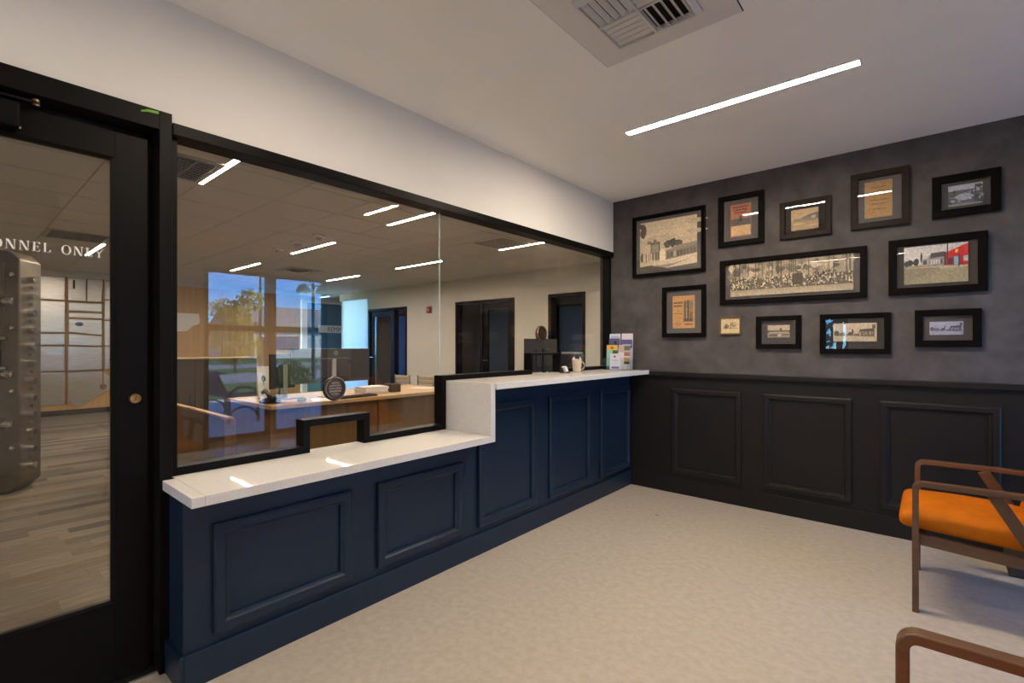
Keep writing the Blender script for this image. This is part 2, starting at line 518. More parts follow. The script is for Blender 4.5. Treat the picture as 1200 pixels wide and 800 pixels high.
def R4(x0, y0, x1, y1):
    return [(x0, y0), (x1, y0), (x1, y1), (x0, y1)]
def blob(cx, cy, rx, ry, n=9, j=0.2):
    return [(cx + rx * (1 + random.uniform(-j, j)) * math.cos(2 * PI * i / n), cy + ry * (1 + random.uniform(-j, j)) * math.sin(2 * PI * i / n)) for i in range(n)]

CEIL = 2.68
PW = 4.21            # picture wall face (y)
GX = -2.384          # partition glass plane (x)
WX = 2.20            # window wall face (x)

# ================================================================== THE SETTING
# ---- floors
o = sbuild(MB().box(-2.40, WX + 0.12, -2.62, PW + 0.1, -0.12, 0.0), 'floor', M['floor'])
fo = struct('floor')                                            # office carpet with its planks
MB().box(-13.6, -2.40, -1.6, 7.8, -0.12, -0.004).build('carpet_base', M['carpet_base'], fo)
PW_, PL_ = 0.128, 1.0
srcs = []
def plank_src(i):
    return MB().box(-PW_ / 2 + .0006, PW_ / 2 - .0006, -PL_ / 2 + .0006, PL_ / 2 - .0006, -0.004, 0.0).build('carpet_plank', M['carpet'][i], fo)
cnt = 0
for ix in range(64):
    x = -2.47 - (ix + 0.5) * PW_
    off = random.uniform(-0.5, 0.5)
    for iy in range(4):
        y = -0.55 + off + (iy + 0.5) * PL_
        if y + PL_ / 2 < 0.01 * 0 - 0.05 or y - PL_ / 2 > 1.75:
            continue
        if y - PL_ / 2 > -x * 0.34 + 0.1 or y + PL_ / 2 < -x * 0.045 - 0.02:
            continue
        k = random.choice([0, 0, 1, 2, 2, 3, 4])
        while len(srcs) <= 4:
            srcs.append(None)
        if srcs[k] is None:
            srcs[k] = plank_src(k); srcs[k].location = (x, y, 0)
        else:
            share(srcs[k], 'carpet_plank', (x, y, 0), fo)
        cnt += 1

# ---- lobby ceiling, walls
sbuild(MB().box(-2.33, WX + 0.12, -2.62, PW + 0.1, CEIL, CEIL + 0.3), 'ceiling', M['ceiling'])
wl = struct('wall_left')
MB().box(-2.46, -2.315, -2.62, PW, 2.19, CEIL).build('soffit_panel', M['white_wall'], wl)
MB().box(-2.46, -2.315, -2.62, -0.51, 0, 2.19).build('wall_panel', M['white_wall'], wl)
wr = struct('wall_right')
MB().box(-2.46, WX + 0.12, PW, PW + 0.12, 0, CEIL).build('wall_panel', M['grey_wall'], wr)
wn = struct('wainscot_panelling')
fR = lambda u, v, d: (u, PW - d, v)
MB().box(-2.30, WX, PW - 0.012, PW, 0, 1.03).build('backing_board', M['black_panel'], wn)
prof = [(0, 0.010), (0, 0.030), (0.010, 0.034), (0.036, 0.034), (0.044, 0.024), (0.055, 0.022), (0.055, 0.010)]
for u0, u1 in ((-1.726, -1.149), (-0.986, -0.413), (-0.255, 0.338), (0.50, 1.08), (1.25, 1.83)):
    MB().ring(u0, 0.178, u1, 0.920, prof, fR).build('panel_moulding', M['black_panel'], wn)
MB().box(-1.93, WX, PW - 0.045, PW, 1.028, 1.066).box(-1.93, WX, PW - 0.028, PW, 1.012, 1.028).build('chair_rail', M['black_panel'], wn, bevel=0.004)
bb = struct('baseboard_right')
MB().box(-2.12, WX, PW - 0.024, PW - 0.012, 0, 0.135).build('baseboard_board', M['black_panel'], bb, bevel=0.003)

# ---- window wall on the right (x = WX), opening y 2.19..3.757
wv = struct('wall_window')
oy0, oy1, oz0, oz1 = 2.14, 3.80, 0.06, 2.30
b = MB()
b.box(WX, WX + 0.14, -2.62, oy0, 0, CEIL).box(WX, WX + 0.14, oy1, PW, 0, CEIL)
b.box(WX, WX + 0.14, oy0, oy1, oz1, CEIL).box(WX, WX + 0.14, oy0, oy1, 0, oz0)
b.build('wall_panel', M['white_wall'], wv)
w1 = struct('window_1')
fV = lambda u, v, d: (WX - d, u, v)
fr = MB()
fr.ring(oy0, oz0, oy1, oz1, [(0, -0.09), (0, 0.01), (0.05, 0.01), (0.05, -0.09)], fV)
fr.build('window_frame', M['black_metal'], w1)
MB().box(WX - 0.01, WX + 0.09, 2.915, 3.035, oz0 + 0.05, oz1 - 0.05).build('mullion', M['black_metal'], w1)
for a, c in ((oy0 + 0.05, 2.915), (3.035, oy1 - 0.05)):
    MB().box(WX - 0.005, WX + 0.085, a, c, 1.488, 1.566).build('transom_bar', M['black_metal'], w1)
    MB().box(WX + 0.035, WX + 0.045, a, c, 1.566, oz1 - 0.05).build('pane', M['out_glass'], w1)
    MB().box(WX + 0.035, WX + 0.045, a, c, oz0 + 0.05, 1.488).build('pane', M['out_glass'], w1)

# ---- wall behind the camera with an entrance sidelight
wb = struct('wall_back')
BY = -2.5
sx0, sx1, sz0, sz1 = -1.62, -1.13, 0.12, 2.25
b = MB()
b.box(-2.33, sx0, BY - 0.12, BY, 0, CEIL).box(sx1, WX, BY - 0.12, BY, 0, CEIL)
b.box(sx0, sx1, BY - 0.12, BY, sz1, CEIL).box(sx0, sx1, BY - 0.12, BY, 0, sz0)
b.build('wall_panel', M['white_wall'], wb)
w2 = struct('window_2')
fB = lambda u, v, d: (u, BY + d, v)
MB().ring(sx0, sz0, sx1, sz1, [(0, -0.09), (0, 0.01), (0.03, 0.01), (0.03, -0.09)], fB).build('window_frame', M['black_metal'], w2)
MB().box(sx0 + .03, sx1 - .03, BY - 0.045, BY - 0.035, sz0 + .03, sz1 - .03).build('pane', M['out_glass'], w2)

# ---- partition window (teller glass)
w3 = struct('window_3')
fG = lambda u, v, d: (GX + d, u, v)
FW = 0.034
x0, x1 = GX - 0.03, GX + 0.045
MB().box(x0, -2.306, 0.598, 4.205, 2.148, 2.196).build('header_frame', M['black_metal'], w3, bevel=0.003)
MB().box(x0, x1, 0.595, 0.622, 0.766, 2.148).build('jamb_frame', M['black_metal'], w3)
MB().box(x0, x1, 4.178, 4.209, 1.076, 2.148).build('jamb_frame', M['black_metal'], w3)
b = MB()
for a in ((0.622, 1.152, 0.766, 0.766 + FW), (1.152, 1.152 + FW, 0.766, 0.896), (1.152, 1.527, 0.896, 0.930), (1.493, 1.527, 0.766, 0.896),
          (1.527, 2.052, 0.766, 0.766 + FW), (2.052, 2.084, 0.766, 1.076)):
    b.box(x0, x1, a[0], a[1], a[2], a[3])
b.build('lower_sill_frame', M['black_metal'], w3)
b = MB()
for a in ((2.052, 2.975, 1.0762, 1.108), (2.965, 2.985, 1.108, 1.222), (2.965, 3.365, 1.222, 1.240), (3.345, 3.365, 1.0762, 1.222), (3.365, 4.178, 1.0762, 1.104)):
    b.box(x0, x1, a[0], a[1], a[2], a[3])
b.build('upper_sill_frame', M['black_metal'], w3)
MB().prism([(.615, .79), (1.165, .79), (1.165, .915), (1.515, .915), (1.515, .79), (2.060, .79), (2.064, 1.10), (2.064, 2.16), (.615, 2.16)], fG, -0.005, 0.005).build('pane', M['glass'], w3)
MB().prism([(2.070, 1.095), (2.975, 1.095), (2.975, 1.23), (3.355, 1.23), (3.355, 1.095), (4.185, 1.095), (4.185, 2.16), (2.070, 2.16)], fG, -0.005, 0.005).build('pane', M['glass'], w3)
MB().box(GX - 0.004, GX + 0.004, 2.0645, 2.0695, 1.108, 2.15).build('glass_edge', M['edge'], w3)
MB().box(GX - 0.004, GX + 0.007, 0.622, 0.627, 0.80, 2.148).build('glass_edge', M['edge'], w3)
def speak_hole(y, z, r, lab):
    g = MB().lathe([(r * .78, -0.007), (r, -0.007), (r, 0.008), (r * .95, 0.013), (r * .82, 0.014), (r * .78, 0.009), (r * .70, 0.009), (r * .69, 0.013), (r * .64, 0.013), (r * .63, 0.007)], (GX, y, z), 36, 'x')
    o = g.build('speak_through_grille', M['bronze'], w3, smooth=False)
    o['label'] = lab
    MB().lathe([(r * .70, 0.0055), (0, 0.0055)], (GX, y, z), 28, 'x').lathe([(r * .76, -0.006), (0, -0.006)], (GX, y, z), 28, 'x').build('disc', M['bronze'], o)
    for k in range(-2, 3):
        zz = z + k * r * 0.235
        hw = math.sqrt(max(0.0, (r * .60) ** 2 - (k * r * 0.235) ** 2))
        if hw > 0.004:
            MB().box(GX + 0.0056, GX + 0.011, y - hw, y + hw, zz - r * 0.065, zz + r * 0.065).build('slat', M['bronze_hi'], o, bevel=0.001)
    MB().lathe([(r * .82, 0.0141), (r * .85, 0.017), (r * .91, 0.017), (r * .95, 0.0131)], (GX, y, z), 36, 'x').build('rim', M['bronze_hi'], o)
speak_hole(1.342, 1.072, 0.063, 'round bronze speak-through grille in the lower part of the glass')
speak_hole(3.146, 1.393, 0.066, 'round bronze speak-through grille over the high counter')

# ---- teller counter (joinery) and its quartz top
tc_ = thing('teller_counter', 'long navy blue panelled teller counter stepping from low to high below the glass', 'counter', (-2.2, 2.4, 0))
b = MB()
poly = [(0.585, 0), (4.186, 0), (4.186, 1.036), (2.134, 1.036), (2.134, 0.726), (0.585, 0.726)]
b.prism(poly, lambda u, v, d: (-2.13 - d, u, v), 0.0, 0.27)
b.build('counter_body', M['navy'], tc_)
fL = lambda u, v, d: (-2.13 + d, u, v)
profL = [(0, 0.0), (0, 0.020), (0.008, 0.024), (0.038, 0.024), (0.046, 0.014), (0.056, 0.012), (0.056, 0.0)]
for u0, u1, t in ((0.684, 1.280, 0.602), (1.428, 2.016, 0.602), (2.154, 2.740, 0.925), (2.894, 3.476, 0.925), (3.627, 4.165, 0.925)):
    MB().ring(u0, 0.172, u1, t, profL, fL).build('panel_moulding', M['navy'], tc_)
MB().box(-2.13, -2.115, 0.585, 4.185, 0, 0.132).box(-2.40, -2.115, 0.570, 0.585, 0, 0.132).build('plinth_board', M['navy'], tc_, bevel=0.003)
ct = thing('countertop', 'white speckled quartz countertop with a step up, on the navy counter', 'countertop', (-2.2, 2.1, 0.765))
MB().box(-2.42, -1.955, 0.605, 2.092, 0.727, 0.765).box(-2.30, -1.955, 0.562, 0.605, 0.727, 0.765).build('lower_slab', M['quartz'], ct, bevel=0.002)
MB().box(-2.42, -1.955, 2.092, 2.132, 0.727, 1.075).build('riser_slab', M['quartz'], ct, bevel=0.002)
MB().box(-2.42, -1.940, 2.132, 4.195, 1.037, 1.075).build('upper_slab', M['quartz'], ct, bevel=0.002)

# ---- door to the office
d1 = struct('door_1')
MB().box(-2.45, -2.300, 0.552, 0.5945, 0, 2.225).build('door_jamb', M['black_metal'], d1, bevel=0.002)
MB().box(-2.45, -2.300, -0.505, -0.46, 0, 2.225).build('door_jamb', M['black_metal'], d1, bevel=0.002)
MB().box(-2.45, -2.300, -0.46, 0.552, 2.150, 2.225).build('door_head', M['black_metal'], d1, bevel=0.002)
MB().box(-2.445, -2.41, 0.535, 0.552, 0, 2.15).box(-2.445, -2.41, -0.46, 0.552, 2.125, 2.15).build('door_stop', M['rubber'], d1)
dx0, dx1 = -2.408, -2.362
MB().box(dx0, dx1, 0.425, 0.529, 0.012, 2.118).build('stile', M['black_metal'], d1, bevel=0.002)
MB().box(dx0, dx1, -0.448, -0.345, 0.012, 2.118).build('stile', M['black_metal'], d1, bevel=0.002)
MB().box(dx0, dx1, -0.345, 0.425, 2.018, 2.118).build('top_rail', M['black_metal'], d1)
MB().box(dx0, dx1, -0.345, 0.425, 0.012, 0.318).build('bottom_rail', M['black_metal'], d1)
MB().ring(-0.345, 0.318, 0.425, 2.018, [(0, -0.018), (0, 0.006), (0.012, 0.0), (0.012, -0.018)], lambda u, v, d: (dx1 + d, u, v)).build('glazing_bead', M['black_metal'], d1)
MB().box(-2.389, -2.381, -0.345, 0.425, 0.318, 2.018).build('pane', M['glass'], d1)
lk = MB().lathe([(0, 0.012), (0.011, 0.012), (0.013, 0.010), (0.017, 0.010), (0.020, 0.004), (0.020, 0.0)], (dx1, 0.487, 1.092), 24, 'x').build('lock_cylinder', M['brass'], d1, smooth=False)
MB().box(dx1 + 0.0115, dx1 + 0.013, 0.4855, 0.4885, 1.086, 1.098).build('keyway', M['rubber'], lk)
cl = MB().box(dx1, dx1 + 0.055, -0.10, 0.165, 2.030, 2.112).build('door_closer', M['black_metal'], d1, bevel=0.004)
MB().tube((dx1 + 0.028, 0.165, 2.036), (dx1 + 0.028, 0.170, 2.036), 0.006, n=10).build('valve_screw', M['chrome'], cl)
MB().strip([(-2.325, -0.05, 2.128), (-2.322, 0.21, 2.128)], 0.024, 0.008, (1, 0, 0)).build('closer_arm', M['black_metal'], cl)
MB().tube((-2.322, 0.205, 2.118), (-2.322, 0.205, 2.140), 0.011, n=12).build('arm_pivot', M['bronze'], cl)
tp = MB().prism([(0.492, 2.199), (0.515, 2.206), (0.550, 2.209), (0.549, 2.219), (0.515, 2.216), (0.494, 2.205)], lambda u, v, d: (-2.300 + d, u, v), 0.0001, 0.001).build('tape', M['tape'], d1)
tp['label'] = 'torn scrap of green masking tape on the door head'
MB().box(-2.41, -2.33, -0.46, 0.552, 0.0, 0.008).build('threshold', M['steel'], d1)

# white serif lettering on the door glass (built stroke by stroke)
def serif_letters(word, x_right, z0, cap, m, parent):
    """roman capitals from thick and thin strokes; returns meshes laid on the door glass"""
    T, t, sf = 0.17, 0.06, 0.10                     # thick, thin, serif reach (units of cap height)
    W = {'P': .62, 'E': .64, 'R': .70, 'S': .52, 'O': .80, 'N': .80, 'L': .62, 'Y': .76, ' ': .46}
    gap = 0.18
    def arcs(cx, cy, rx, ry, a0, a1, th, n=14):
        o_, i_ = [], []
        for k in range(n + 1):
            a = a0 + (a1 - a0) * k / n
            wd = t + (th - t) * abs(math.cos(a))
            o_.append((cx + rx * math.cos(a), cy + ry * math.sin(a)))
            i_.append((cx + (rx - wd) * math.cos(a), cy + (ry - t) * math.sin(a)))
        return [[o_[k], o_[k + 1], i_[k + 1], i_[k]] for k in range(n)]
    def stem(x, w=T, z0=0, z1=1):
        return [R4(x, z0, x + w, z1), R4(x - sf, z0, x + w + sf, z0 + .05), R4(x - sf, z1 - .05, x + w + sf, z1)]
    def diag(xa, za, xb, zb, w):
        return [[(xa, za), (xa + w, za), (xb + w, zb), (xb, zb)]]
    def glyph(c):
        if c == 'P': return stem(.08) + arcs(.25, .72, .37, .28, -PI / 2, PI / 2, T)
        if c == 'R': return stem(.08) + arcs(.25, .73, .35, .27, -PI / 2, PI / 2, T) + diag(.56, 0, .28, .47, .17) + [R4(.52, 0, .80, .05)]
        if c == 'E': return stem(.08) + [R4(.2, 0, .60, t), R4(.2, 1 - t, .58, 1), R4(.2, .48, .45, .48 + t), R4(.55, 0, .61, .24), R4(.53, .78, .59, 1), R4(.42, .38, .47, .64)]
        if c == 'L': return stem(.08) + [R4(.2, 0, .58, t), R4(.53, 0, .60, .28)]
        if c == 'O': return arcs(.40, .5, .40, .52, 0, 2 * PI, T, 28)
        if c == 'S': return arcs(.27, .74, .24, .27, .35, PI * 1.5, .14) + arcs(.25, .25, .25, .26, -PI * .85, PI / 2, .14) + [R4(.02, .02, .06, .30), R4(.44, .72, .48, 1)]
        if c == 'N': return [R4(.08, 0, .08 + t, 1), R4(-.02, 0, .24, .05), R4(-.02, .95, .16, 1), R4(.66, 0, .66 + t, 1), R4(.55, .95, .82, 1)] + diag(.55, 0, .06, 1, .19)
        if c == 'Y': return stem(.30, T, 0, .46)[:2] + diag(.30, .44, .02, 1, .18) + diag(.38, .44, .64, 1, .07) + [R4(-.05, .95, .28, 1), R4(.54, .95, .80, 1)]
        return []
    total = sum(W[c] + gap for c in word) - gap
    x = x_right - total * cap
    for c in word:
        g = glyph(c)
        if g:
            b = MB()
            for q in g:
                b.prism([(x + u * cap, z0 + v * cap) for u, v in q], lambda u, v, d: (-2.381 + d, u, v), 0.0002, 0.0008)
            b.build('letter', m, parent)
        x += (W[c] + gap) * cap
serif_letters('PERSONNEL ONLY', 0.394, 1.630, 0.0335, M['frosted'], d1)

# ---- office shell
wf = struct('wall_far')
FY = 7.05
b = MB()
xs = [-10.85, -10.85, -9.27, -7.60, -5.97, -5.17, -4.40, -2.46]
for i in range(2, 8, 2):
    b.box(xs[i], xs[i + 1], FY, FY + 0.12, 0, CEIL)
for i in range(1, 7, 2):
    b.box(xs[i], xs[i + 1], FY, FY + 0.12, 2.21, CEIL)
b.box(-12.25, -12.13, FY + 0.12, 9.48, 0, CEIL)
b.build('wall_panel', M['office_wall'], wf)
wp = struct('wall_panelled')
for k in range(8):
    y0 = -1.4 + k * 0.92
    MB().box(-12.32, -12.20, y0 + 0.002, min(y0 + 0.918, 5.93), 0.10, 2.57).build('oak_panel', M['oak'], wp)
MB().box(-12.33, -12.21, -1.4, 5.93, 0, 0.10).build('kick_board', M['black_panel'], wp)
MB().box(-12.33, -12.19, -1.4, 5.93, 2.57, CEIL).build('bulkhead', M['office_wall'], wp)
we = struct('wall_alcove')
b = MB()
b.box(-13.42, -13.30, 4.6, 5.10, 0, CEIL).box(-13.42, -13.30, 6.42, 9.6, 0, CEIL).box(-13.42, -13.30, 5.10, 6.42, 2.52, CEIL).box(-13.42, -13.30, 5.10, 6.42, 0, 0.5)
b.box(-13.42, -12.32, 5.02, 5.10, 0, CEIL)
b.build('wall_panel', M['office_wall'], we)
bp = MB().box(-13.30, -13.27, 6.62, 9.5, 0.0, 2.50).build('blue_panel', M['blue_paint'], we)
MB().box(-13.30, -13.20, 6.46, 6.615, 0.0, 2.56).box(-13.30, -13.20, 6.615, 9.5, 2.50, 2.56).build('white_post', M['map_white'], we)
w4 = struct('window_4')
fA = lambda u, v, d: (-13.30 + d, u, v)
MB().ring(5.10, 0.5, 6.42, 2.52, [(0, -0.09), (0, 0.02), (0.06, 0.02), (0.06, -0.09)], fA).build('window_frame', M['ceil_white'], w4)
MB().box(-13.35, -13.34, 5.16, 6.36, .56, 2.46).build('pane', M['out_glass'], w4)
sg = thing('wall_sign', 'narrow white sign plate lettered REMIN on the dark blue panel in the far alcove', 'sign', (-13.27, 7.4, 1.76))
MB().box(-13.27, -13.255, 6.98, 7.95, 1.665, 1.875).build('plate', M['sign_white'], sg)
text_mesh('lettering', 'REMIN', 0.20, M['ink_black'], sg, lambda a, b_, c: (-13.2545 + c, 7.24 + a, 1.70 + b_), sx=0.85)
wq = struct('wall_near')
MB().box(-13.42, -2.46, -1.52, -1.40, 0, CEIL).build('wall_panel', M['office_wall'], wq)
ws = struct('wall_side')
MB().box(-2.46, -2.34, PW + 0.12, 9.6, 0, CEIL).build('wall_panel', M['office_wall'], ws)

# rooms behind the far wall, and an unseen notch added to light the frosted panel
rm = struct('wall_rear')
RY = 8.4
wins = ((-8.12, -7.10), (-5.95, -5.20))
b = MB()
xs = [-10.90, -8.12, -7.10, -5.95, -5.20, -2.46]
for i in range(0, 6, 2):
    b.box(xs[i], xs[i + 1], RY, RY + 0.12, 0, CEIL)
for a, c in wins:
    b.box(a, c, RY, RY + 0.12, 2.15, CEIL).box(a, c, RY, RY + 0.12, 0, 0.2)
b.box(-9.25, -9.15, FY + 0.12, RY, 0, CEIL).box(-13.42, -12.25, 9.48, 9.6, 0, CEIL)
b.box(-10.98, -10.88, FY + 0.12, 7.88, 0, CEIL).box(-10.98, -10.88, 8.30, RY + .12, 0, CEIL).box(-10.98, -10.88, 7.88, 8.30, 2.15, CEIL).box(-10.98, -10.88, 7.88, 8.30, 0, .2)
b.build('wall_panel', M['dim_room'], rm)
for i, (a, c) in enumerate(wins):
    ww = struct('window_%d' % (5 + i))
    MB().ring(a, 0.2, c, 2.15, [(0, -0.03), (0, 0.02), (0.05, 0.02), (0.05, -0.03)], lambda u, v, d: (u, RY - d, v)).build('window_frame', M['black_metal'], ww)
    MB().box(a + 0.05, c - 0.05, RY + .02, RY + .025, 0.25, 2.10).build('added_shade', M['shade'], ww)
    MB().box(a + 0.05, c - 0.05, RY + .05, RY + .06, 0.25, 2.10).build('pane', M['out_glass'], ww)
ww = struct('window_7')  # unseen side window, added to put blue daylight behind a far door's sidelight
MB().ring(7.88, 0.2, 8.30, 2.15, [(0, -0.03), (0, 0.02), (0.05, 0.02), (0.05, -0.03)], lambda u, v, d: (-10.88 + d, u, v)).build('window_frame', M['black_metal'], ww)
MB().box(-10.90, -10.895, 7.92, 8.26, 0.25, 2.10).build('added_shade', M['shade_bright'], ww)
MB().box(-10.94, -10.93, 7.92, 8.26, 0.25, 2.10).build('pane', M['out_glass'], ww)
ww = struct('window_8')
MB().box(-12.23, -10.87, FY + .04, FY + .055, 0.06, 2.50).build('frosted_pane', M['frosted_glass'], ww)
MB().box(-12.25, -10.85, FY, FY + .12, 2.50, CEIL).box(-12.25, -10.85, FY, FY + .12, 0, 0.06).build('head_panel', M['office_wall'], ww)
o = MB().box(-13.42, -2.34, FY, 9.6, -0.12, 0.0)
props(o.build('floor', M['carpet_base']), kind='structure')

# office ceiling: void above, tee grid, tiles
oc = struct('ceiling')
G = 0.633
gx0, gy0 = -5.35 - 11 * G, 2.05 - 6 * G
MB().box(-13.42, -2.33, -1.52, 9.6, CEIL + 0.06, CEIL + 0.3).build('slab', M['ceiling'], oc)
MB().box(-13.42, -2.46, -1.40, FY, CEIL + 0.006, CEIL + 0.012).box(-13.42, -2.46, FY + 0.12, 9.6, CEIL, CEIL + 0.012).build('tee_grid', M['tee'], oc)
lights = [(-4.72, 1.417), (-7.28, 1.417), (-9.78, 1.417), (-4.72, 3.316), (-7.28, 3.40), (-9.78, 3.45), (-4.72, 5.215), (-7.28, 5.29), (-9.78, 5.33)]
vents = [(-4.72, 0.784), (-4.72, 4.582), (-9.148, 3.949), (-8.515, 0.784)]
t0 = None
for i in range(16):
    for j in range(14):
        xa, ya = gx0 + i * G, gy0 + j * G
        if xa > -2.5 or ya > FY - 0.03 or xa + G < -13.3 or ya < -1.40:
            continue
        if any(abs(xa - vx) < 0.1 and abs(ya - vy) < 0.1 for vx, vy in vents):
            continue
        w_, h_ = min(G, -2.47 - xa), min(G, FY - ya)
        g = 0.006
        full = w_ == G and h_ == G
        if full and t0 is not None:
            share(t0, 'ceiling_tile', (xa, ya, CEIL), oc)
        else:
            tl = MB().box(g, w_ - g, g, h_ - g, 0, 0.006)
            tl = tl.build('ceiling_tile', M['tile'], None)
            tl.parent = oc; tl.location = (xa, ya, CEIL)
            if full:
                t0 = tl

# ================================================================== CEILING FITTINGS
def lamp(x0, x1, y, m, label, group, wd=0.052):
    t = thing('linear_ceiling_light', label, 'ceiling light', (x0, y, CEIL), 0, group)
    h = wd / 2
    MB().box(x0, x1, y - h, y + h, CEIL - 0.004, CEIL - 0.001).build('diffuser', m, t)
    b = MB()
    b.box(x0 - .012, x1 + .012, y - h - .006, y - h, CEIL - 0.006, CEIL).box(x0 - .012, x1 + .012, y + h, y + h + .006, CEIL - 0.006, CEIL)
    b.box(x0 - .012, x0, y - h, y + h, CEIL - 0.006, CEIL).box(x1, x1 + .012, y - h, y + h, CEIL - 0.006, CEIL)
    b.build('trim_channel', M['ceil_white'], t)
    return t
lamp(-1.487, -0.254, 2.895, M['lamp_lobby'], 'long glowing strip light in the smooth lobby ceiling above the floor', None, 0.050)
lamp(-1.487, -0.254, 0.98, M['lamp_rear'], 'glowing strip light in the lobby ceiling just above the camera', None, 0.050)
lamp(-1.487, -0.254, -0.93, M['lamp_rear'], 'glowing strip light in the lobby ceiling behind the camera', None, 0.050)
labs = ['nearest glowing strip light behind the glass, at its top left corner', 'glowing strip light hidden behind the black door stile',
        'small glowing strip light seen through the door glass beside the lettering', 'glowing strip light behind the glass just left of the pane joint at the top',
        'glowing strip light behind the glass beside the three small ceiling sensors', 'distant glowing strip light above the oak panelled wall',
        'glowing strip light high in the right-hand pane by the square air vent', 'glowing strip light that ends at the joint between the two panes',
        'distant glowing strip light right of the air vent over the far white wall']
for (lx, ly), lb in zip(lights, labs):
    lamp(lx + 0.01, lx + 1.24, ly, M['lamp_office'], lb, 'strip lights in the office ceiling', 0.042)

def lobby_diffuser():
    t = thing('ceiling_air_diffuser', 'square white air diffuser with slatted core in the lobby ceiling', 'air vent', (-0.9, 1.83, CEIL))
    X0, X1, Y0, Y1 = -1.207, -0.582, 1.515, 2.140
    x0, x1, y0, y1 = -1.085, -0.705, 1.635, 2.020
    f = lambda u, v, d: (u, v, CEIL - d)
    MB().ring(X0, Y0, X1, Y1, [(0, 0.0), (0.002, 0.007), (0.118, 0.007), (0.122, 0.0)], f).build('face_plate', M['ceil_white'], t)
    MB().ring(X0 - .004, Y0 - .004, X1 + .004, Y1 + .004, [(0, 0), (0, 0.0015), (0.004, 0.0015), (0.004, 0)], f).build('painted_shadow_line', M['duct'], t)  # dark ring painted in place of the shadow round the face plate
    MB().box(x0, x1, y0, y1, CEIL - 0.0015, CEIL - 0.0005).build('duct_throat', M['duct'], t)
    MB().ring(x0 - .002, y0 - .002, x1 + .002, y1 + .002, [(0, 0.004), (0, 0.012), (0.012, 0.030), (0.020, 0.030), (0.020, 0.004)], f).build('core_frame', M['louver'], t)
    xm, ym = (x0 + x1) / 2, (y0 + y1) / 2
    def slats(xa, xb, ya, yb, along, tilt, n=5):
        for k in range(n):
            b = MB()
            if along == 'y':
                c = xa + (k + 0.5) * (xb - xa) / n
                b.at((c, (ya + yb) / 2, CEIL - 0.016), ry=tilt).box(-0.0125, 0.0125, -(yb - ya) / 2, (yb - ya) / 2, -0.001, 0.001)
            else:
                c = ya + (k + 0.5) * (yb - ya) / n
                b.at(((xa + xb) / 2, c, CEIL - 0.016), rx=tilt).box(-(xb - xa) / 2, (xb - xa) / 2, -0.0125, 0.0125, -0.001, 0.001)
            b.build('slat', M['louver'], t)
    q = 0.016
    slats(x0 + q, xm - .004, ym + .004, y1 - q, 'x', -0.22)
    slats(xm + .004, x1 - q, ym + .004, y1 - q, 'y', 0.75)
    slats(x0 + q, xm - .004, y0 + q, ym - .004, 'y', -0.62)
    slats(xm + .004, x1 - q, y0 + q, ym - .004, 'x', -0.75)
    MB().box(xm - .004, xm + .004, y0 + q, y1 - q, CEIL - 0.028, CEIL - 0.004).box(x0 + q, x1 - q, ym - .004, ym + .004, CEIL - 0.028, CEIL - 0.004).build('divider', M['louver'], t)
lobby_diffuser()

def office_vent(x, y, label, dark):
    t = thing('ceiling_air_vent', label, 'air vent', (x + G / 2, y + G / 2, CEIL))
    f = lambda u, v, d: (u, v, CEIL - d)
    e = 0.05
    MB().ring(x + .006, y + .006, x + G - .006, y + G - .006, [(0, 0), (0.0, 0.005), (e, 0.005), (e, 0)], f).build('face_plate', M['ceil_white'] if not dark else M['tee'], t)
    MB().box(x + e, x + G - e, y + e, y + G - e, CEIL + 0.001, CEIL + 0.003).build('duct_throat', M['duct'] if dark else M['tee'], t)
    n = 12 if dark else 7
    for k in range(n):
        c = x + e + (k + .5) * (G - 2 * e) / n
        MB().at((c, y + G / 2, CEIL - 0.006), ry=0.5 if dark else 0.8).box(-0.011, 0.011, -(G / 2 - e), G / 2 - e, -0.001, 0.001).build('slat', M['louver'], t)
    if dark:
        for k in range(1, 4):
            c = y + e + k * (G - 2 * e) / 4
            MB().box(x + e, x + G - e, c - .003, c + .003, CEIL - 0.012, CEIL - 0.002).build('cross_bar', M['tee'], t)
    return t
office_vent(-4.72, 0.784, 'dark slatted ceiling return vent at the top left of the glass', True)
office_vent(-4.72, 4.582, 'square white air vent in the tiles behind the right-hand pane', False)
office_vent(-8.515, 0.784, 'slatted ceiling vent seen through the door glass above the lettering', True)
t = thing('round_air_diffuser', 'round white air diffuser in the ceiling before the oak wall', 'air vent', (-8.83, 4.27, CEIL))
for r, h in ((0.27, 0.010), (0.20, 0.028), (0.12, 0.044)):
    MB().lathe([(r, -h), (r - .055, -h + .016), (r - .052, -h + .020), (r + .004, -h + .003)], (-8.83, 4.27, CEIL), 28).build('cone', M['ceil_white'], t)
MB().box(-9.14, -8.52, 3.955, 4.575, CEIL - 0.002, CEIL + 0.004).build('back_plate', M['tee'], t)

def sensor(x, y, r, label, name):
    t = thing(name, label, 'ceiling sensor', (x, y, CEIL))
    MB().lathe([(0, -0.0), (r, -0.0), (r, -0.016), (r * .92, -0.024), (r * .6, -0.028), (0, -0.028)], (x, y, CEIL), 24).build('base', M['ceil_white'], t)
    MB().lathe([(r * .55, -0.028), (r * .5, -0.045), (r * .3, -0.056), (0, -0.058)], (x, y, CEIL), 20).build('dome', M['plastic_grey'], t)
sensor(-7.05, 3.10, 0.075, 'small round sensor left of the other two, behind the glass', 'ceiling_sensor')
sensor(-6.40, 3.08, 0.105, 'widest of the three round ceiling sensors behind the glass', 'smoke_detector')
sensor(-5.83, 3.07, 0.075, 'small domed sensor right of the other two, behind the glass', 'ceiling_sensor')

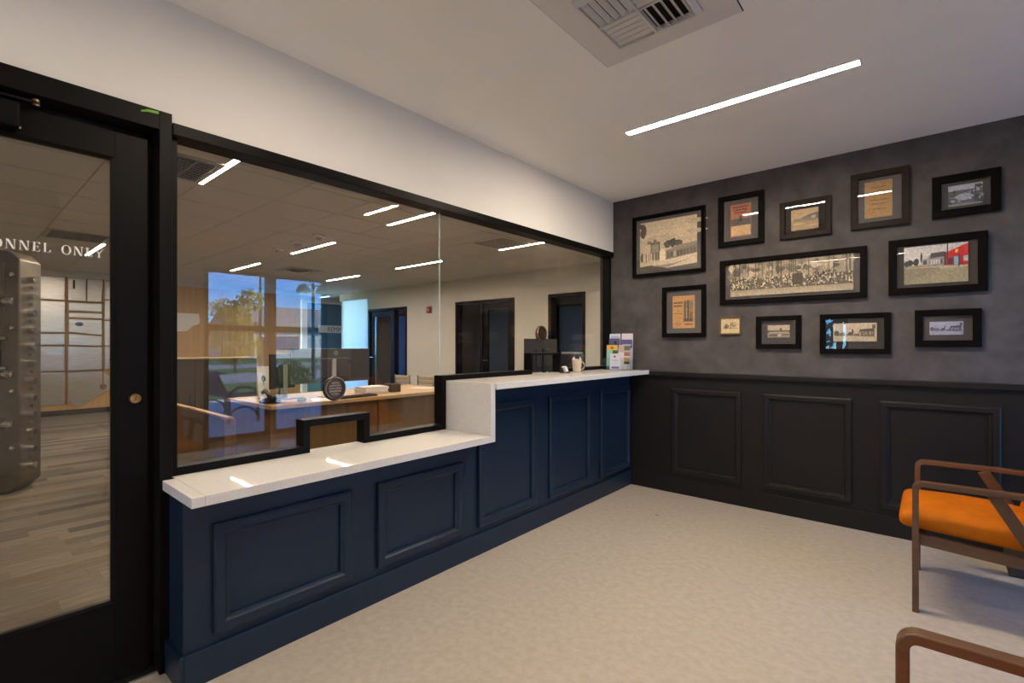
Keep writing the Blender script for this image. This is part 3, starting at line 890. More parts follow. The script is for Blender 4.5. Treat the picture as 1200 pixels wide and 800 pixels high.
# ================================================================== PICTURE WALL
def picture(n, u0, u1, v0, v1, pu0, pu1, pv0, pv1, shapes, base, label, frame='frame_black', board='mat_grey', fw=0.045, depth=0.030, raised=0.0, glazed=True):
    t = thing('picture_frame', label, 'framed picture', ((u0 + u1) / 2, PW, v0), 0, None)
    p = [(0, 0.002), (0, depth), (fw * .12, depth + .0015), (fw * .92, depth), (fw, depth - .003), (fw, 0.002)]
    MB().ring(u0, v0, u1, v1, p, fR).build('frame', M[frame], t)
    f = fw - 0.004
    if board:
        MB().prism(R4(u0 + f, v0 + f, u1 - f, v1 - f), fR, 0.003, 0.0065).build('mount_board', M[board], t)
    W, H = pu1 - pu0, pv1 - pv0
    d0 = 0.0066 + raised
    if raised:
        MB().prism(R4(pu0 + .004, pv0 + .004, pu1 - .004, pv1 - .004), fR, 0.0066, d0 - 0.0001).build('print_spacer', M['mat_black'], t)
    ink_mesh('print', W, H, shapes, M['print'], t, lambda a, b_, d: fR(pu0 + a, pv0 + b_, d0 + d), base)
    if glazed:
        MB().prism(R4(u0 + f, v0 + f, u1 - f, v1 - f), fR, depth - 0.014, depth - 0.012).build('glazing', M['pic_glass'], t)
    return t
sep = lambda k: (0.80 * k, 0.66 * k, 0.46 * k)
sp1 = lambda k: sep(min(1.25, k * 1.45))
def sepia_building():
    s = [(R4(0, 0.12, 1, 1), sp1(0.62)), (R4(0, 0.62, 1, 1), sp1(0.70))]
    for k in range(14):
        s.append((blob(random.random(), random.uniform(.55, .95), random.uniform(.08, .2), .05), sp1(random.uniform(.55, .78))))
    s.append((blob(.06, .82, .05, .14, 11, .4), sp1(.08))); s.append((blob(.03, .93, .06, .06, 9, .4), sp1(.1)))
    s.append((blob(.04, .28, .03, .10, 9, .3), sp1(.10)))
    s += [(blob(.50, .50, .06, .07, 11, .3), sp1(.09)), (blob(.60, .52, .07, .09, 11, .3), sp1(.07)), (blob(.70, .50, .06, .07, 11, .3), sp1(.1))]
    s += [(R4(.09, .20, .22, .54), sp1(.62)), (R4(.20, .20, .37, .57), sp1(.16)), (R4(.14, .54, .21, .60), sp1(.2)), (R4(.25, .56, .31, .62), sp1(.22)), (R4(.22, .36, .34, .52), sp1(.34))]
    for k in range(8):
        s.append((R4(.11 + k * .05, .17, .125 + k * .05, .35), sp1(random.choice([.1, .75, .3]))))
    s += [([(.36, .18), (.47, .18), (.47, .36), (.41, .42), (.36, .36)], sp1(.85)), ([(.44, .36), (.72, .46), (1, .48), (1, .40), (.47, .36)], sp1(.30)),
          ([(.47, .18), (1, .26), (1, .42), (.47, .36)], sp1(.24))]
    for k in range(9):
        s.append((R4(.50 + k * .055, .22 + k * .006, .54 + k * .055, .33 + k * .006), sp1(random.choice([.10, .14, .48]))))
    s += [([(0, .14), (1, .24), (1, .10), (0, .04)], sp1(.66)), ([(0, 0), (1, 0), (1, .06), (.5, .02), (.2, .10), (0, .08)], sp1(.12)), ([(.2, .08), (.6, .10), (.9, .16), (.5, .03)], sp1(.35))]
    return s
def poster_pink():
    ink = (.10, .02, .015)
    s = [(R4(.03, .03, .97, .97), (.66, .40, .24)), (R4(.03, .42, .97, .97), (.58, .20, .10)), (R4(.03, .34, .97, .60), (.12, .10, .08)), (R4(.03, .55, .97, .64), (.42, .20, .12)),
         (R4(.06, .05, .94, .33), (.72, .48, .26))]
    for r in range(3):
        x = .1 + .06 * r
        while x < .85 - .05 * r:
            wd = random.uniform(.04, .09)
            s.append((R4(x, .88 - r * .085, x + wd, .935 - r * .085), ink)); x += wd + .025
    s += [(R4(.44, .45, .56, .60), (.05, .04, .03)), ([(.38, .48), (.62, .48), (.5, .66)], (.07, .05, .04))]
    return s
def old_card():
    s = [(R4(0, .55, 1, 1), (.62, .45, .25)), ([(0, .42), (.35, .55), (.7, .72), (1, .78), (1, .42)], (.16, .13, .10)), (R4(0, 0, 1, .45), (.46, .32, .17)), (R4(.1, .40, .9, .55), (.28, .22, .16))]
    s += [(blob(.82, .58, .10, .07), (.40, .42, .45)), (blob(.55, .55, .16, .05), (.24, .2, .17)), (blob(.3, .3, .25, .05), (.56, .42, .24)), (blob(.7, .18, .25, .05), (.58, .44, .26))]
    return s
def programme():
    ink = (.11, .065, .03)
    s = [(R4(0, 0, 1, 1), (.42, .245, .085))]
    for zz, a, b_ in ((.82, .22, .78), (.47, .2, .82), (.36, .28, .72), (.22, .3, .7)):
        x = a
        while x < b_:
            wd = random.uniform(.03, .08); s.append((R4(x, zz, x + wd, zz + .022), ink)); x += wd + .02
    return s
def mono_photo(blue=0.0, sc=1.0):
    g = lambda k: (k * sc * (1 - blue * .35), k * sc * (1 - blue * .2), k * sc * (1 + blue * .35))
    s = [(R4(0, .72, 1, 1), g(.5)), (R4(0, .08, 1, .74), g(.10)), (R4(0, 0, 1, .10), g(.28))]
    for k in range(26):
        s.append((blob(random.random(), random.uniform(.15, .68), random.uniform(.02, .10), random.uniform(.03, .12), 7, .4), g(random.choice([.03, .06, .25, .42, .5]))))
    s += [(blob(.45, .42, .28, .16), g(.46)), (R4(.78, .1, .82, .95), g(.04)), (blob(.9, .85, .1, .1), g(.05))]
    return s
def panorama():
    s = [(R4(0, .45, 1, 1), sep(.42)), (R4(0, 0, 1, .22), sep(.48)), (R4(0, .18, 1, .5), sep(.16))]
    for k in range(60):
        s.append((blob(random.random(), random.uniform(.62, .98), random.uniform(.012, .04), random.uniform(.05, .14), 8, .45), sep(random.choice([.12, .2, .28, .62, .7]))))
    for k in range(34):
        x = random.random(); s.append((R4(x, .42, x + random.uniform(.003, .008), 1), sep(random.uniform(.05, .12))))
    for k in range(420):
        x, y = random.random(), random.uniform(.2, .56)
        r = random.uniform(.004, .008)
        s.append((blob(x, y, r, r * 4.5, 6, .2), sep(random.choice([.05, .09, .14, .55, .75, .9]))))
        if random.random() < .4:
            s.append((blob(x, y + .05, r * .6, r * 2.4, 6, .1), sep(.7)))
    s += [(R4(.54, .24, .62, .56), sep(.10)), (R4(0, 0, 1, .12), sep(.52))]
    return s
def street_colour():
    s = [(R4(0, .5, 1, 1), (.62, .58, .55)), (R4(0, 0, 1, .50), (.34, .29, .17)), ([(0, .42), (1, .46), (1, .38), (.3, .36)], (.50, .42, .27)), ([(0, 0), (.6, .40), (.1, .42), (0, .40)], (.27, .235, .15))]
    s += [(blob(.10, .58, .05, .08), (.02, .025, .025)), (blob(.20, .58, .05, .09), (.02, .025, .02)), (blob(.28, .70, .018, .13), (.02, .025, .02)), (blob(.04, .55, .04, .08), (.04, .05, .05))]
    s += [(R4(.29, .48, .40, .66), (.42, .40, .38)), (R4(.31, .50, .37, .62), (.08, .07, .07)), ([(.40, .47), (.64, .45), (.64, .82), (.44, .80), (.40, .70)], (.30, .27, .25)), ([(.42, .66), (.64, .68), (.64, .80), (.44, .78)], (.06, .05, .05))]
    for k in range(5):
        s.append((R4(.43 + k * .04, .50, .455 + k * .04, .62), random.choice([(.05, .05, .05), (.6, .58, .55)])))
    s += [([(.67, .44), (1, .42), (1, .98), (.67, .76)], (.42, .012, .012)), ([(.67, .62), (1, .70), (1, .98), (.67, .78)], (.62, .012, .012)), (R4(.64, .45, .67, .80), (.05, .03, .03)),
          (R4(.79, .44, .87, .66), (.20, .42, .55)), (R4(.855, .40, .875, .70), (.02, .02, .02)), (R4(.93, .52, 1, .66), (.42, .46, .42)), (R4(.69, .46, .77, .62), (.10, .02, .02)), (blob(.83, .80, .025, .05), (.75, .45, .08)),
          (R4(.68, .60, .70, 1.0), (.03, .02, .02))]
    return s
def handbill():
    ink = (.09, .045, .02)
    s = [(R4(0, 0, 1, 1), (.60, .33, .13))]
    for zz, hh in ((.76, .055), (.66, .055)):
        x = .05
        while x < .44:
            wd = random.uniform(.03, .07); s.append((R4(x, zz, min(x + wd, .46), zz + hh), ink)); x += wd + .015
    s += [(R4(.06, .45, .45, .465), ink), (R4(.50, .20, .92, .86), (.38, .22, .10)), (R4(.53, .25, .60, .82), (.13, .10, .08)), (R4(.66, .22, .74, .84), (.10, .08, .07)), (R4(.78, .22, .90, .50), (.22, .13, .06)), (R4(.62, .22, .66, .6), (.55, .4, .2)),
          (R4(.75, .6, .9, .82), (.25, .2, .14)), (R4(.5, .20, .92, .30), (.12, .08, .05)), (R4(.1, .12, .4, .13), ink), (R4(.55, .10, .9, .13), ink)]
    return s
def etching():
    g = (.16, .12, .08)
    s = [(R4(0, 0, 1, 1), (.62, .49, .28)), (blob(.28, .44, .13, .13, 9, .3), g), (blob(.68, .56, .14, .18, 11, .3), (.30, .22, .13)), (blob(.70, .64, .08, .10, 9, .3), (.55, .42, .24)), (R4(.30, .42, .34, .62), g), (R4(.48, .34, .55, .66), (.25, .18, .11)), (R4(.12, .30, .9, .325), g)]
    for k in range(10):
        x = random.uniform(.12, .85); s.append((R4(x, .31, x + .02, random.uniform(.34, .46)), g))
    return s
def village():
    s = [(R4(0, .55, 1, 1), sep(.70)), (R4(0, .38, 1, .60), sep(.13)), (blob(.6, .66, .05, .14), sep(.1)), ([(0, .62), (.2, .56), (.25, .42), (0, .42)], sep(.10)), (R4(.08, .32, .95, .48), sep(.66)), (R4(0, 0, 1, .34), sep(.40)),
         (R4(.05, .16, .5, .30), sep(.12)), ([(.45, .30), (.65, .34), (.6, .1), (.48, .1)], sep(.75)), (R4(.62, .20, .96, .32), sep(.18)), (R4(0, 0, 1, .08), sep(.16))]
    for k in range(9):
        s.append((R4(.12 + k * .09, .34, .16 + k * .09, .42), sep(.12)))
    return s
def main_street(tint=sep, lo=.06):
    s = [(R4(0, .4, 1, 1), tint(.72)), (R4(0, 0, 1, .36), tint(.66)), (R4(.05, .30, .95, .40), tint(.30))]
    s += [(blob(.22, .42, .08, .10, 9, .4), tint(.22)), (blob(.40, .42, .06, .10), tint(.08)), (blob(.455, .54, .022, .16), tint(.07)), (blob(.08, .46, .06, .16), tint(.14)),
          ([(.58, .34), (.95, .28), (.95, .72), (.62, .66)], tint(.18)), (R4(.62, .56, .94, .66), tint(lo)), (R4(.90, .70, .97, .90), tint(.12)), (R4(.5, .32, .62, .42), tint(.16))]
    for k in range(16):
        x = random.uniform(.60, .93); s.append((R4(x, random.uniform(.3, .45), x + .018, random.uniform(.45, .58)), tint(random.choice([.04, .5, .75, .28]))))
    s.append(([(.5, .30), (.95, .25), (.95, .30), (.55, .33)], tint(.14)))
    return s
bl = lambda k: (0.52 * k, 0.52 * k, 0.68 * k)
picture(1, -2.100, -1.436, 1.926, 2.487, -2.034, -1.508, 1.985, 2.427, sepia_building(), sep(.95), 'large black framed sepia photo of an old brick building by the corner', fw=0.032)
picture(2, -1.326, -0.982, 2.111, 2.524, -1.236, -1.077, 2.183, 2.448, poster_pink(), (.42, .14, .07), 'black framed tall handbill in orange pink on grey mount', fw=0.040)
picture(3, -0.869, -0.537, 2.110, 2.391, -0.795, -0.617, 2.170, 2.325, old_card(), (.6, .45, .27), 'small brown framed hillside postcard in a dark mount', 'frame_brown', 'mat_black', 0.036)
picture(4, -0.419, -0.095, 2.113, 2.503, -0.340, -0.186, 2.184, 2.436, programme(), (.42, .245, .085), 'brown framed tan printed programme crossed by the lamp reflection', 'frame_brown', 'mat_grey', 0.042, raised=0.006)
picture(5, 0.017, 0.337, 2.122, 2.388, 0.097, 0.256, 2.187, 2.318, mono_photo(.3), (.5, .5, .52), 'black framed blue grey photo at the top right end of the wall', 'frame_black', 'mat_dark', 0.046, raised=0.006)
picture(6, -1.313, -0.326, 1.634, 1.996, -1.232, -0.404, 1.695, 1.962, panorama(), sep(.5), 'long brown framed sepia panorama of a crowd under trees', 'frame_black', 'mat_grey', 0.040, raised=0.010)
picture(7, -0.207, 0.279, 1.638, 2.010, -0.124, 0.190, 1.705, 1.953, street_colour(), (.6, .57, .54), 'black framed colour photo of a street with a bright red building', 'frame_black', 'mat_dark', 0.046, raised=0.010)
picture(8, -1.812, -1.431, 1.371, 1.816, -1.720, -1.525, 1.450, 1.733, handbill(), (.60, .33, .13), 'black framed orange handbill with a picture column, left under the big photo', 'frame_black', 'mat_grey', 0.036, raised=0.006)
picture(9, -1.318, -1.154, 1.390, 1.535, -1.309, -1.162, 1.398, 1.527, etching(), (.62, .49, .28), 'tiny gilt framed cream etching, smallest picture on the wall', 'frame_gilt', None, 0.010, depth=0.022, glazed=False)
picture(10, -1.038, -0.727, 1.274, 1.527, -0.958, -0.805, 1.356, 1.456, village(), sep(.7), 'small black framed cream village view right of the tiny gilt picture', 'frame_black', 'mat_dark', 0.036)
picture(11, -0.606, -0.194, 1.240, 1.526, -0.525, -0.272, 1.328, 1.457, main_street(), sep(.75), 'black framed street postcard in a wide black mount, reflecting the blue window', 'frame_black', 'mat_black', 0.036)
picture(12, -0.069, 0.252, 1.290, 1.532, 0.005, 0.168, 1.368, 1.453, main_street(bl, .05), bl(.7), 'black framed violet tinted street photo lowest at the right end', 'frame_black', 'mat_dark', 0.042, raised=0.006)

# ================================================================== CHAIRS
def armchair(label):
    t = thing('armchair', label, 'armchair', (0, 0, 0), 0, 'orange lounge chairs along the window wall')
    fwid, th = 0.042, 0.026
    def side(s, first):
        y = s * 0.295
        # front leg and arm are one bent bar, as photographed
        arc = [(-0.012 + 0.030 * (1 - math.cos(a)), y, 0.597 + 0.030 * math.sin(a)) for a in (0, PI / 10, PI / 5, 3 * PI / 10, 2 * PI / 5, PI / 2)]
        MB().strip([(-0.012, y, 0.0), (-0.012, y, 0.30)] + arc + [(0.35, y, 0.630), (0.66, y, 0.618)], fwid, th).build('arm_frame', M['walnut'], t, bevel=0.004)
        MB().strip([(0.262, y * 0.93, 0.618), (0.40, y * 0.93, 0.37), (0.62, y * 0.93, 0.0)], 0.030, 0.050).build('rear_leg', M['walnut_v'], t, bevel=0.003)
        MB().strip([(0.0, y * 0.92, 0.350), (0.56, y * 0.92, 0.318)], 0.026, 0.052).build('seat_rail', M['walnut'], t, bevel=0.003)
        MB().strip([(0.47, y * 0.80, 0.33), (0.73, y * 0.80, 0.86)], 0.026, 0.036).build('back_post', M['walnut_v'], t, bevel=0.003)
    side(-1, True); side(1, False)
    MB().box(0.0, 0.03, -0.28, 0.28, 0.325, 0.368).build('front_rail', M['walnut'], t, bevel=0.003)
    MB().box(0.48, 0.52, -0.27, 0.27, 0.30, 0.35).build('back_rail', M['walnut'], t, bevel=0.003)
    # cushions: rounded grids
    def cushion(name, L, W, T, crown, X):
        b = MB(); b.X = X
        nx, ny = 14, 12
        top, bot = {}, {}
        for i in range(nx + 1):
            for j in range(ny + 1):
                u, v = i / nx * 2 - 1, j / ny * 2 - 1
                e = max(abs(u), abs(v))
                r = 0.022
                x = u * L / 2; y = v * W / 2
                fx = max(0, abs(x) - (L / 2 - r)) / r; fy = max(0, abs(y) - (W / 2 - r)) / r
                dd = min(1.0, math.hypot(fx, fy))
                k = math.sqrt(max(0, 1 - dd * dd))
                sh = 1.0 - 0.012 * (1 if dd >= 1 else 0)
                z = T / 2 * (0.80 + 0.20 * k) + crown * (1 - u * u) * (1 - v * v)
                top[i, j] = b.v((x * sh, y * sh, z)); 
                bot[i, j] = b.v((x * sh, y * sh, -T / 2 * (0.80 + 0.20 * k)))
        for i in range(nx):
            for j in range(ny):
                b.bm.faces.new([top[i, j], top[i + 1, j], top[i + 1, j + 1], top[i, j + 1]])
                b.bm.faces.new([bot[i, j], bot[i, j + 1], bot[i + 1, j + 1], bot[i + 1, j]])
        per = [(i, 0) for i in range(nx)] + [(nx, j) for j in range(ny)] + [(i, ny) for i in range(nx, 0, -1)] + [(0, j) for j in range(ny, 0, -1)]
        for a, c in zip(per, per[1:] + per[:1]):
            b.bm.faces.new([top[a], bot[a], bot[c], top[c]])
        return b.build(name, M['orange'], t, smooth=True, subsurf=1)
    cushion('seat_cushion', 0.66, 0.525, 0.092, 0.052, Matrix.Translation((0.245, 0, 0.418)) @ Matrix.Rotation(math.radians(2.8), 4, 'Y'))
    cushion('back_cushion', 0.52, 0.52, 0.12, 0.02, Matrix.Translation((0.545, 0, 0.660)) @ Matrix.Rotation(math.radians(-64), 4, 'Y'))
    return t
c1 = armchair('walnut armchair with burnt orange seat standing before the black panelling')
c1.location = (-0.036, 3.390, 0)
c2 = copy_tree(c1)
c2['label'] = 'nearer walnut armchair of which only a bare arm and leg show'
c2.location = (-0.034, 1.170, 0)
t = thing('low_box', 'low dark wooden box on the floor against the black baseboard behind the chair', 'box', (0.62, 4.04, 0))
MB().box(0.345, 0.90, 3.90, 4.185, 0.0, 0.105).build('body', M['dark_wood'], t, bevel=0.004)
MB().box(0.340, 0.905, 3.895, 4.185, 0.105, 0.122).build('lid', M['dark_wood'], t, bevel=0.003)
b = MB().at((-1.574, 3.542, 0.002), rz=0.5)
b.prism([(-.018, 0), (-.008, .007), (.006, .006), (.020, .001), (.008, -.006), (-.008, -.005)], lambda u, v, d: (u, v, d + 0.004 * math.sin(u * 120) ** 2), 0.0, 0.0012)
props(b.build('dry_leaf', M['copper']), 'tiny dry brown leaf scrap on the beige floor near the corner', 'leaf')

# ================================================================== ON THE COUNTER
t = thing('mug', 'cream mug with a small green mark on the high counter by the glass', 'mug', (-2.27, 3.50, 1.0755))
mc = (-2.27, 3.50, 1.0755)
MB().lathe([(0, 0), (.030, 0), (.034, .004), (.042, .100), (.0425, .104), (.040, .104), (.032, .010), (0, .008)], mc, 32).build('body', M['ceramic'], t, smooth=True)
hd = Vector((0.76, 0.65, 0)).normalized()
MB().path([Vector(mc) + hd * (.036 + .028 * math.sin(a)) + Vector((0, 0, .052 + .034 * math.cos(a))) for a in [PI * k / 10 for k in range(11)]], .0055, 8).build('handle', M['ceramic'], t, smooth=True)
for k in range(6):
    a = k * 1.1
    MB().at((mc[0] + .018 * math.cos(a), mc[1] + .018 * math.sin(a), mc[2] + .012), rz=a, rx=.25).box(-.008, .008, -.003, .003, 0, .098 + .01 * (k % 3)).build('sachet', M['paper'], t)
lg = MB().lathe([(0.0392, .055), (0.0397, .061)], mc, 32)
bm = lg.bm
MB().at((mc[0], mc[1], mc[2])).prism([(-.5, .055), (.0, .0585), (.0, .063), (-.5, .060)], lambda u, v, d: ((.0383 + d + (v - .05) * .08) * math.cos(-.95 + u * .6), (.0383 + d + (v - .05) * .08) * math.sin(-.95 + u * .6), v), 0, .0008).build('printed_mark', M['tape'], t)
bm.free()

t = thing('business_card_holder', 'small card stand with white business cards beside the cream mug', 'card holder', (-2.245, 3.27, 1.0755))
MB().at((-2.245, 3.29, 1.0755), rz=0.35).box(-.030, .030, -.040, .040, 0, .006).box(-.034, -.026, -.045, .045, 0, .050).box(.020, .026, -.045, .045, 0, .014).build('stand', M['plastic_black'], t, bevel=0.002)
for k in range(4):
    MB().at((-2.243 + k * .007, 3.29, 1.082), rz=0.35, ry=-0.42).box(-.0006, .0006, -.043, .043, 0, .052).build('card', M['paper'], t)

def brochure_rack():
    t = thing('brochure_rack', 'clear leaflet rack in the corner of the high counter', 'rack', (-2.17, 4.06, 1.0755))
    z0 = 1.0755
    X0, X1 = -2.30, -2.045
    tiers = [(4.11, .0, .30), (4.055, .0, .20), (4.0, .0, .11)]
    b = MB().box(X0, X1, 3.965, 4.135, z0, z0 + .004)
    for y, a, h in tiers:
        b.box(X0, X1, y, y + .003, z0 + .004, z0 + h)
    b.box(X0, X0 + .003, 3.97, 4.135, z0 + .004, z0 + .10).box(X1 - .003, X1, 3.97, 4.135, z0 + .004, z0 + .10)
    b.box((X0 + X1) / 2 - .0015, (X0 + X1) / 2 + .0015, 4.004, 4.135, z0 + .004, z0 + .10)
    b.build('rack_body', M['acrylic'], t)
    W = lambda *c: c
    A = [(R4(.12, .84, .9, .93), (.40, .43, .60)), (R4(.1, 0, 1, .62), (.20, .22, .42))]
    B = [(R4(.1, .70, .95, .95), (.66, .60, .68)), (R4(.2, .4, .9, .5), (.5, .5, .6))]
    Cc = [(R4(0, .62, 1, 1), (.10, .09, .22)), (blob(.6, .86, .12, .07), (.02, .02, .03)), (R4(0, .0, 1, .70), (.20, .38, .34)), (R4(0, .55, .4, .72), (.05, .22, .06))]
    D = [(R4(0, .7, 1, 1), (.12, .10, .30)), (R4(.1, .80, .9, .84), (.5, .5, .65))]
    E = [(R4(0, .80, 1, 1), (.72, .45, .05)), (blob(.5, .88, .2, .05), (.5, .12, .02)), (R4(0, 0, 1, .72), (.28, .55, .50)), (R4(.55, .60, 1, .78), (.08, .16, .02)), (R4(.6, .48, 1, .58), (.75, .66, .45)), (R4(.6, .34, 1, .46), (.75, .32, .04)), (R4(.6, .16, 1, .30), (.70, .06, .02)), (R4(0, 0, 1, .12), (.10, .22, .16))]
    F = [(R4(0, .70, 1, 1), (.55, .38, .34)), (R4(.5, .78, 1, .96), (.10, .16, .08)), (R4(.5, .55, 1, .70), (.35, .16, .10)), (R4(.5, .30, 1, .5), (.50, .30, .12)), (R4(.5, .22, 1, .32), (.05, .04, .03)), (R4(0, 0, 1, .2), (.74, .70, .70))]
    H = [(blob(.45, .82, .12, .06), (.55, .03, .06)), (R4(.2, .55, .8, .60), (.35, .36, .55)), (R4(.15, .06, .9, .18), (.10, .12, .30)), (R4(.2, .40, .8, .42), (.4, .4, .55))]
    # (x0, y, width, height, tilt, lift, shapes, paper, label)
    items = [(-2.294, 4.099, .112, .330, .10, A, (.62, .66, .78), 'pale blue leaflet tall at the left rear of the rack'),
             (-2.168, 4.099, .112, .330, .10, B, (.68, .62, .66), 'pinkish white leaflet tall at the right rear of the rack'),
             (-2.293, 4.086, .112, .285, .11, Cc, (.3, .4, .45), 'leaflet with dark violet top behind the yellow one'),
             (-2.166, 4.084, .112, .275, .11, D, (.6, .58, .66), 'white leaflet with violet heading at the right of the rack'),
             (-2.292, 4.042, .112, .225, .12, E, (.28, .55, .50), 'teal leaflet with yellow top and coloured tiles'),
             (-2.167, 4.040, .112, .225, .12, F, (.70, .66, .66), 'leaflet with column of food photos at the right front'),
             (-2.225, 3.988, .105, .145, .10, H, (.60, .62, .74), 'short pale lilac leaflet with red mark in front of the rack')]
    for x, y, wd, ht, ti, sh, ba, lb in items:
        p = thing('leaflet', lb, 'leaflet', (x + wd / 2, y, z0 + .0045), 0, 'leaflets in the brochure rack')
        n = 0
        ca, sa = math.cos(ti), math.sin(ti)
        ink_mesh('cover', wd, ht, sh, M['leaflet'], p, lambda a, b_, d, x=x, y=y: (x + a, y - .004 + b_ * sa * .35 - d, z0 + .0045 + b_ * ca), ba, rim=0.0025)
brochure_rack()

# ================================================================== OFFICE FURNITURE
t = thing('teller_desk', 'light oak desk behind the glass with brown front panel', 'desk', (-5.0, 3.0, 0))
MB().box(-5.55, -4.50, 1.92, 4.25, 0.715, 0.75).build('desk_top', M['oak_h'], t, bevel=0.002)
MB().box(-4.64, -4.61, 1.99, 4.20, 0.08, 0.715).build('front_panel', M['brown_wood'], t)
MB().box(-5.50, -4.56, 1.94, 1.98, 0.0, 0.715).build('end_panel', M['brown_wood'], t)
MB().box(-5.50, -4.56, 4.19, 4.23, 0.0, 0.715).build('end_panel', M['brown_wood'], t)
MB().box(-4.62, -4.57, 3.10, 3.16, 0.0, 0.715).build('upright', M['brown_wood'], t)
t = thing('low_partition', 'low brown wood partition with an oak cap near the left edge of the glass', 'partition', (-4.9, 1.45, 0))
MB().box(-5.95, -4.13, 1.42, 1.45, 0.0, 0.73).build('panel', M['brown_wood'], t)
MB().box(-5.95, -4.10, 1.41, 1.46, 0.73, 0.745).build('cap', M['oak_edge'], t)
MB().box(-4.18, -4.10, 1.40, 1.48, 0.0, 0.73).build('end_post', M['brown_wood'], t)
t = thing('credenza', 'tall dark wood cabinet in front of the oak wall at the left of the glass', 'cabinet', (-7.2, 2.0, 0))
MB().box(-7.4, -7.0, 1.30, 2.79, 0.06, 1.125).build('carcass', M['dark_wood'], t)
for k in range(2):
    dd = MB().box(-7.0, -6.982, 1.31 + k * .74, 2.04 + k * .74, 0.08, 1.115).build('door', M['dark_wood'], t)
    MB().box(-6.982, -6.97, 1.98 + k * .10, 1.995 + k * .10, .55, .70).build('handle', M['bronze'], dd)
MB().box(-7.42, -6.96, 1.28, 2.81, 1.125, 1.14).build('top', M['oak_edge'], t)
MB().box(-7.38, -7.03, 1.34, 2.75, 0, 0.06).build('plinth', M['black_panel'], t)

def monitor(x, y0, y1, z0, z1, base_z, label, rz=0.0, logo=True, stand=True, shellm='screen_back', standm='plastic_grey'):
    yc = (y0 + y1) / 2
    t = thing('computer_monitor', label, 'monitor', (x, yc, base_z))
    def b_(): return MB().at((x, yc, 0), rz=rz)
    hw = (y1 - y0) / 2
    b_().box(-0.022, 0.0, -hw, hw, z0, z1).build('shell', M[shellm], t, bevel=0.004)
    b_().box(-0.0235, -0.022, -hw + .008, hw - .008, z0 + .012, z1 - .008).build('screen', M['ink_black'], t)
    b_().box(0.0, 0.022, -hw * .42, hw * .42, z0 + .05, z1 - .10).build('rear_housing', M[shellm], t, bevel=0.008)
    if stand:
        s = b_().box(0.022, 0.040, -.024, .024, base_z + .006, (z0 + z1) / 2 + .07).build('stand_neck', M[standm], t, bevel=0.003)
        b_().box(-0.10, 0.10, -.12, .12, base_z + .0005, base_z + .010).build('stand_foot', M[standm], t, bevel=0.003)
    if logo:
        c = b_().X @ Vector((0.0005, 0.04, z1 - .045))
        r = MB().lathe([(.021, 0), (.021, .0012), (.0165, .0012), (.0165, 0)], (c.x, c.y, c.z), 28, 'x').build('badge_ring', M['plastic_grey'], t)
        text_mesh('badge_letters', 'DELL', .0150, M['plastic_grey'], t, lambda a, q, d: (c.x + .0006 + d, c.y + a, c.z - .0045 + q), align='CENTER', sx=.78)
    return t
monitor(-4.86, 2.262, 3.165, 0.905, 1.265, 0.75, 'wide black monitor seen from behind on the oak desk with a round badge')
monitor(-5.02, 2.10, 2.42, 0.86, 1.21, 0.75, 'smaller dark monitor left of the wide one on the oak desk', rz=0.35, logo=False)
# high counter work place behind the second speak hole
t = thing('teller_worktop', 'dark inner worktop behind the high counter glass', 'worktop', (-2.9, 3.3, 0))
MB().box(-3.05, -2.43, 2.82, 4.20, 0.98, 1.01).build('top', M['plastic_black'], t)
MB().box(-2.98, -2.44, 2.84, 2.87, 0.0, 0.98).box(-2.98, -2.44, 4.16, 4.19, 0.0, 0.98).build('end_panel', M['office_wall'], t)
MB().box(-2.46, -2.43, 2.87, 4.16, 0.0, 0.98).build('back_panel', M['navy'], t)
monitor(-2.93, 3.62, 4.14, 1.035, 1.365, 1.01, 'dark monitor standing behind the glass at the high counter', logo=False, standm='plastic_black')
t = thing('receipt_printer', 'small grey receipt printer right of the dark monitor at the high counter', 'printer', (-2.66, 4.0, 1.01))
MB().box(-2.74, -2.58, 3.93, 4.10, 1.0105, 1.22).build('body', M['plastic_black'], t, bevel=0.01)
MB().box(-2.735, -2.585, 3.935, 4.095, 1.22, 1.232).build('lid', M['plastic_grey'], t, bevel=0.003)

# things on the oak desk
Z = 0.7505
t = thing('paper_stack', 'stack of white papers on the oak desk beside the wide monitor', 'papers', (-4.78, 3.03, Z))
zz = Z
for k in range(6):
    hgt = random.uniform(.008, .020)
    MB().at((-4.86 + random.uniform(-.012, .012), 3.19 + random.uniform(-.012, .012), 0), rz=random.uniform(-.08, .08)).box(-.11, .11, -.15, .15, zz, zz + hgt - .001).build('sheaf', M['paper'], t)
    zz += hgt
t = thing('keyboard_tray', 'flat black keyboard lying in front of the paper stack', 'keyboard', (-4.62, 3.0, Z))
kb = MB().at((-4.62, 2.86, 0), rz=0.05).box(-.065, .065, -.22, .22, Z, Z + .016).build('case', M['plastic_black'], t, bevel=0.004)
for r in range(4):
    for c in range(12):
        MB().at((-4.62, 2.86, 0), rz=0.05).box(-.055 + r * .028, -.031 + r * .028, -.21 + c * .035, -.18 + c * .035, Z + .016, Z + .021).build('key', M['rubber'], t)
t = thing('tissue_box', 'small dark brown box on the oak desk right of the papers', 'box', (-4.82, 3.46, Z))
MB().box(-4.90, -4.76, 3.40, 3.53, Z, Z + .095).build('body', M['dark_wood'], t, bevel=0.003)
MB().box(-4.87, -4.79, 3.43, 3.50, Z + .095, Z + .098).build('opening', M['rubber'], t)
for i, (x, y, a, lb) in enumerate(((-4.98, 4.02, .3, 'loose white paper sheet on the oak desk before the beige chairs'), (-4.66, 2.50, -.4, 'loose white paper sheet by the round grille on the oak desk'))):
    s = MB().at((x, y, Z), rz=a).box(-.15, .15, -.11, .11, 0, .0012)
    props(s.build('paper_sheet', M['paper']), lb, 'paper')
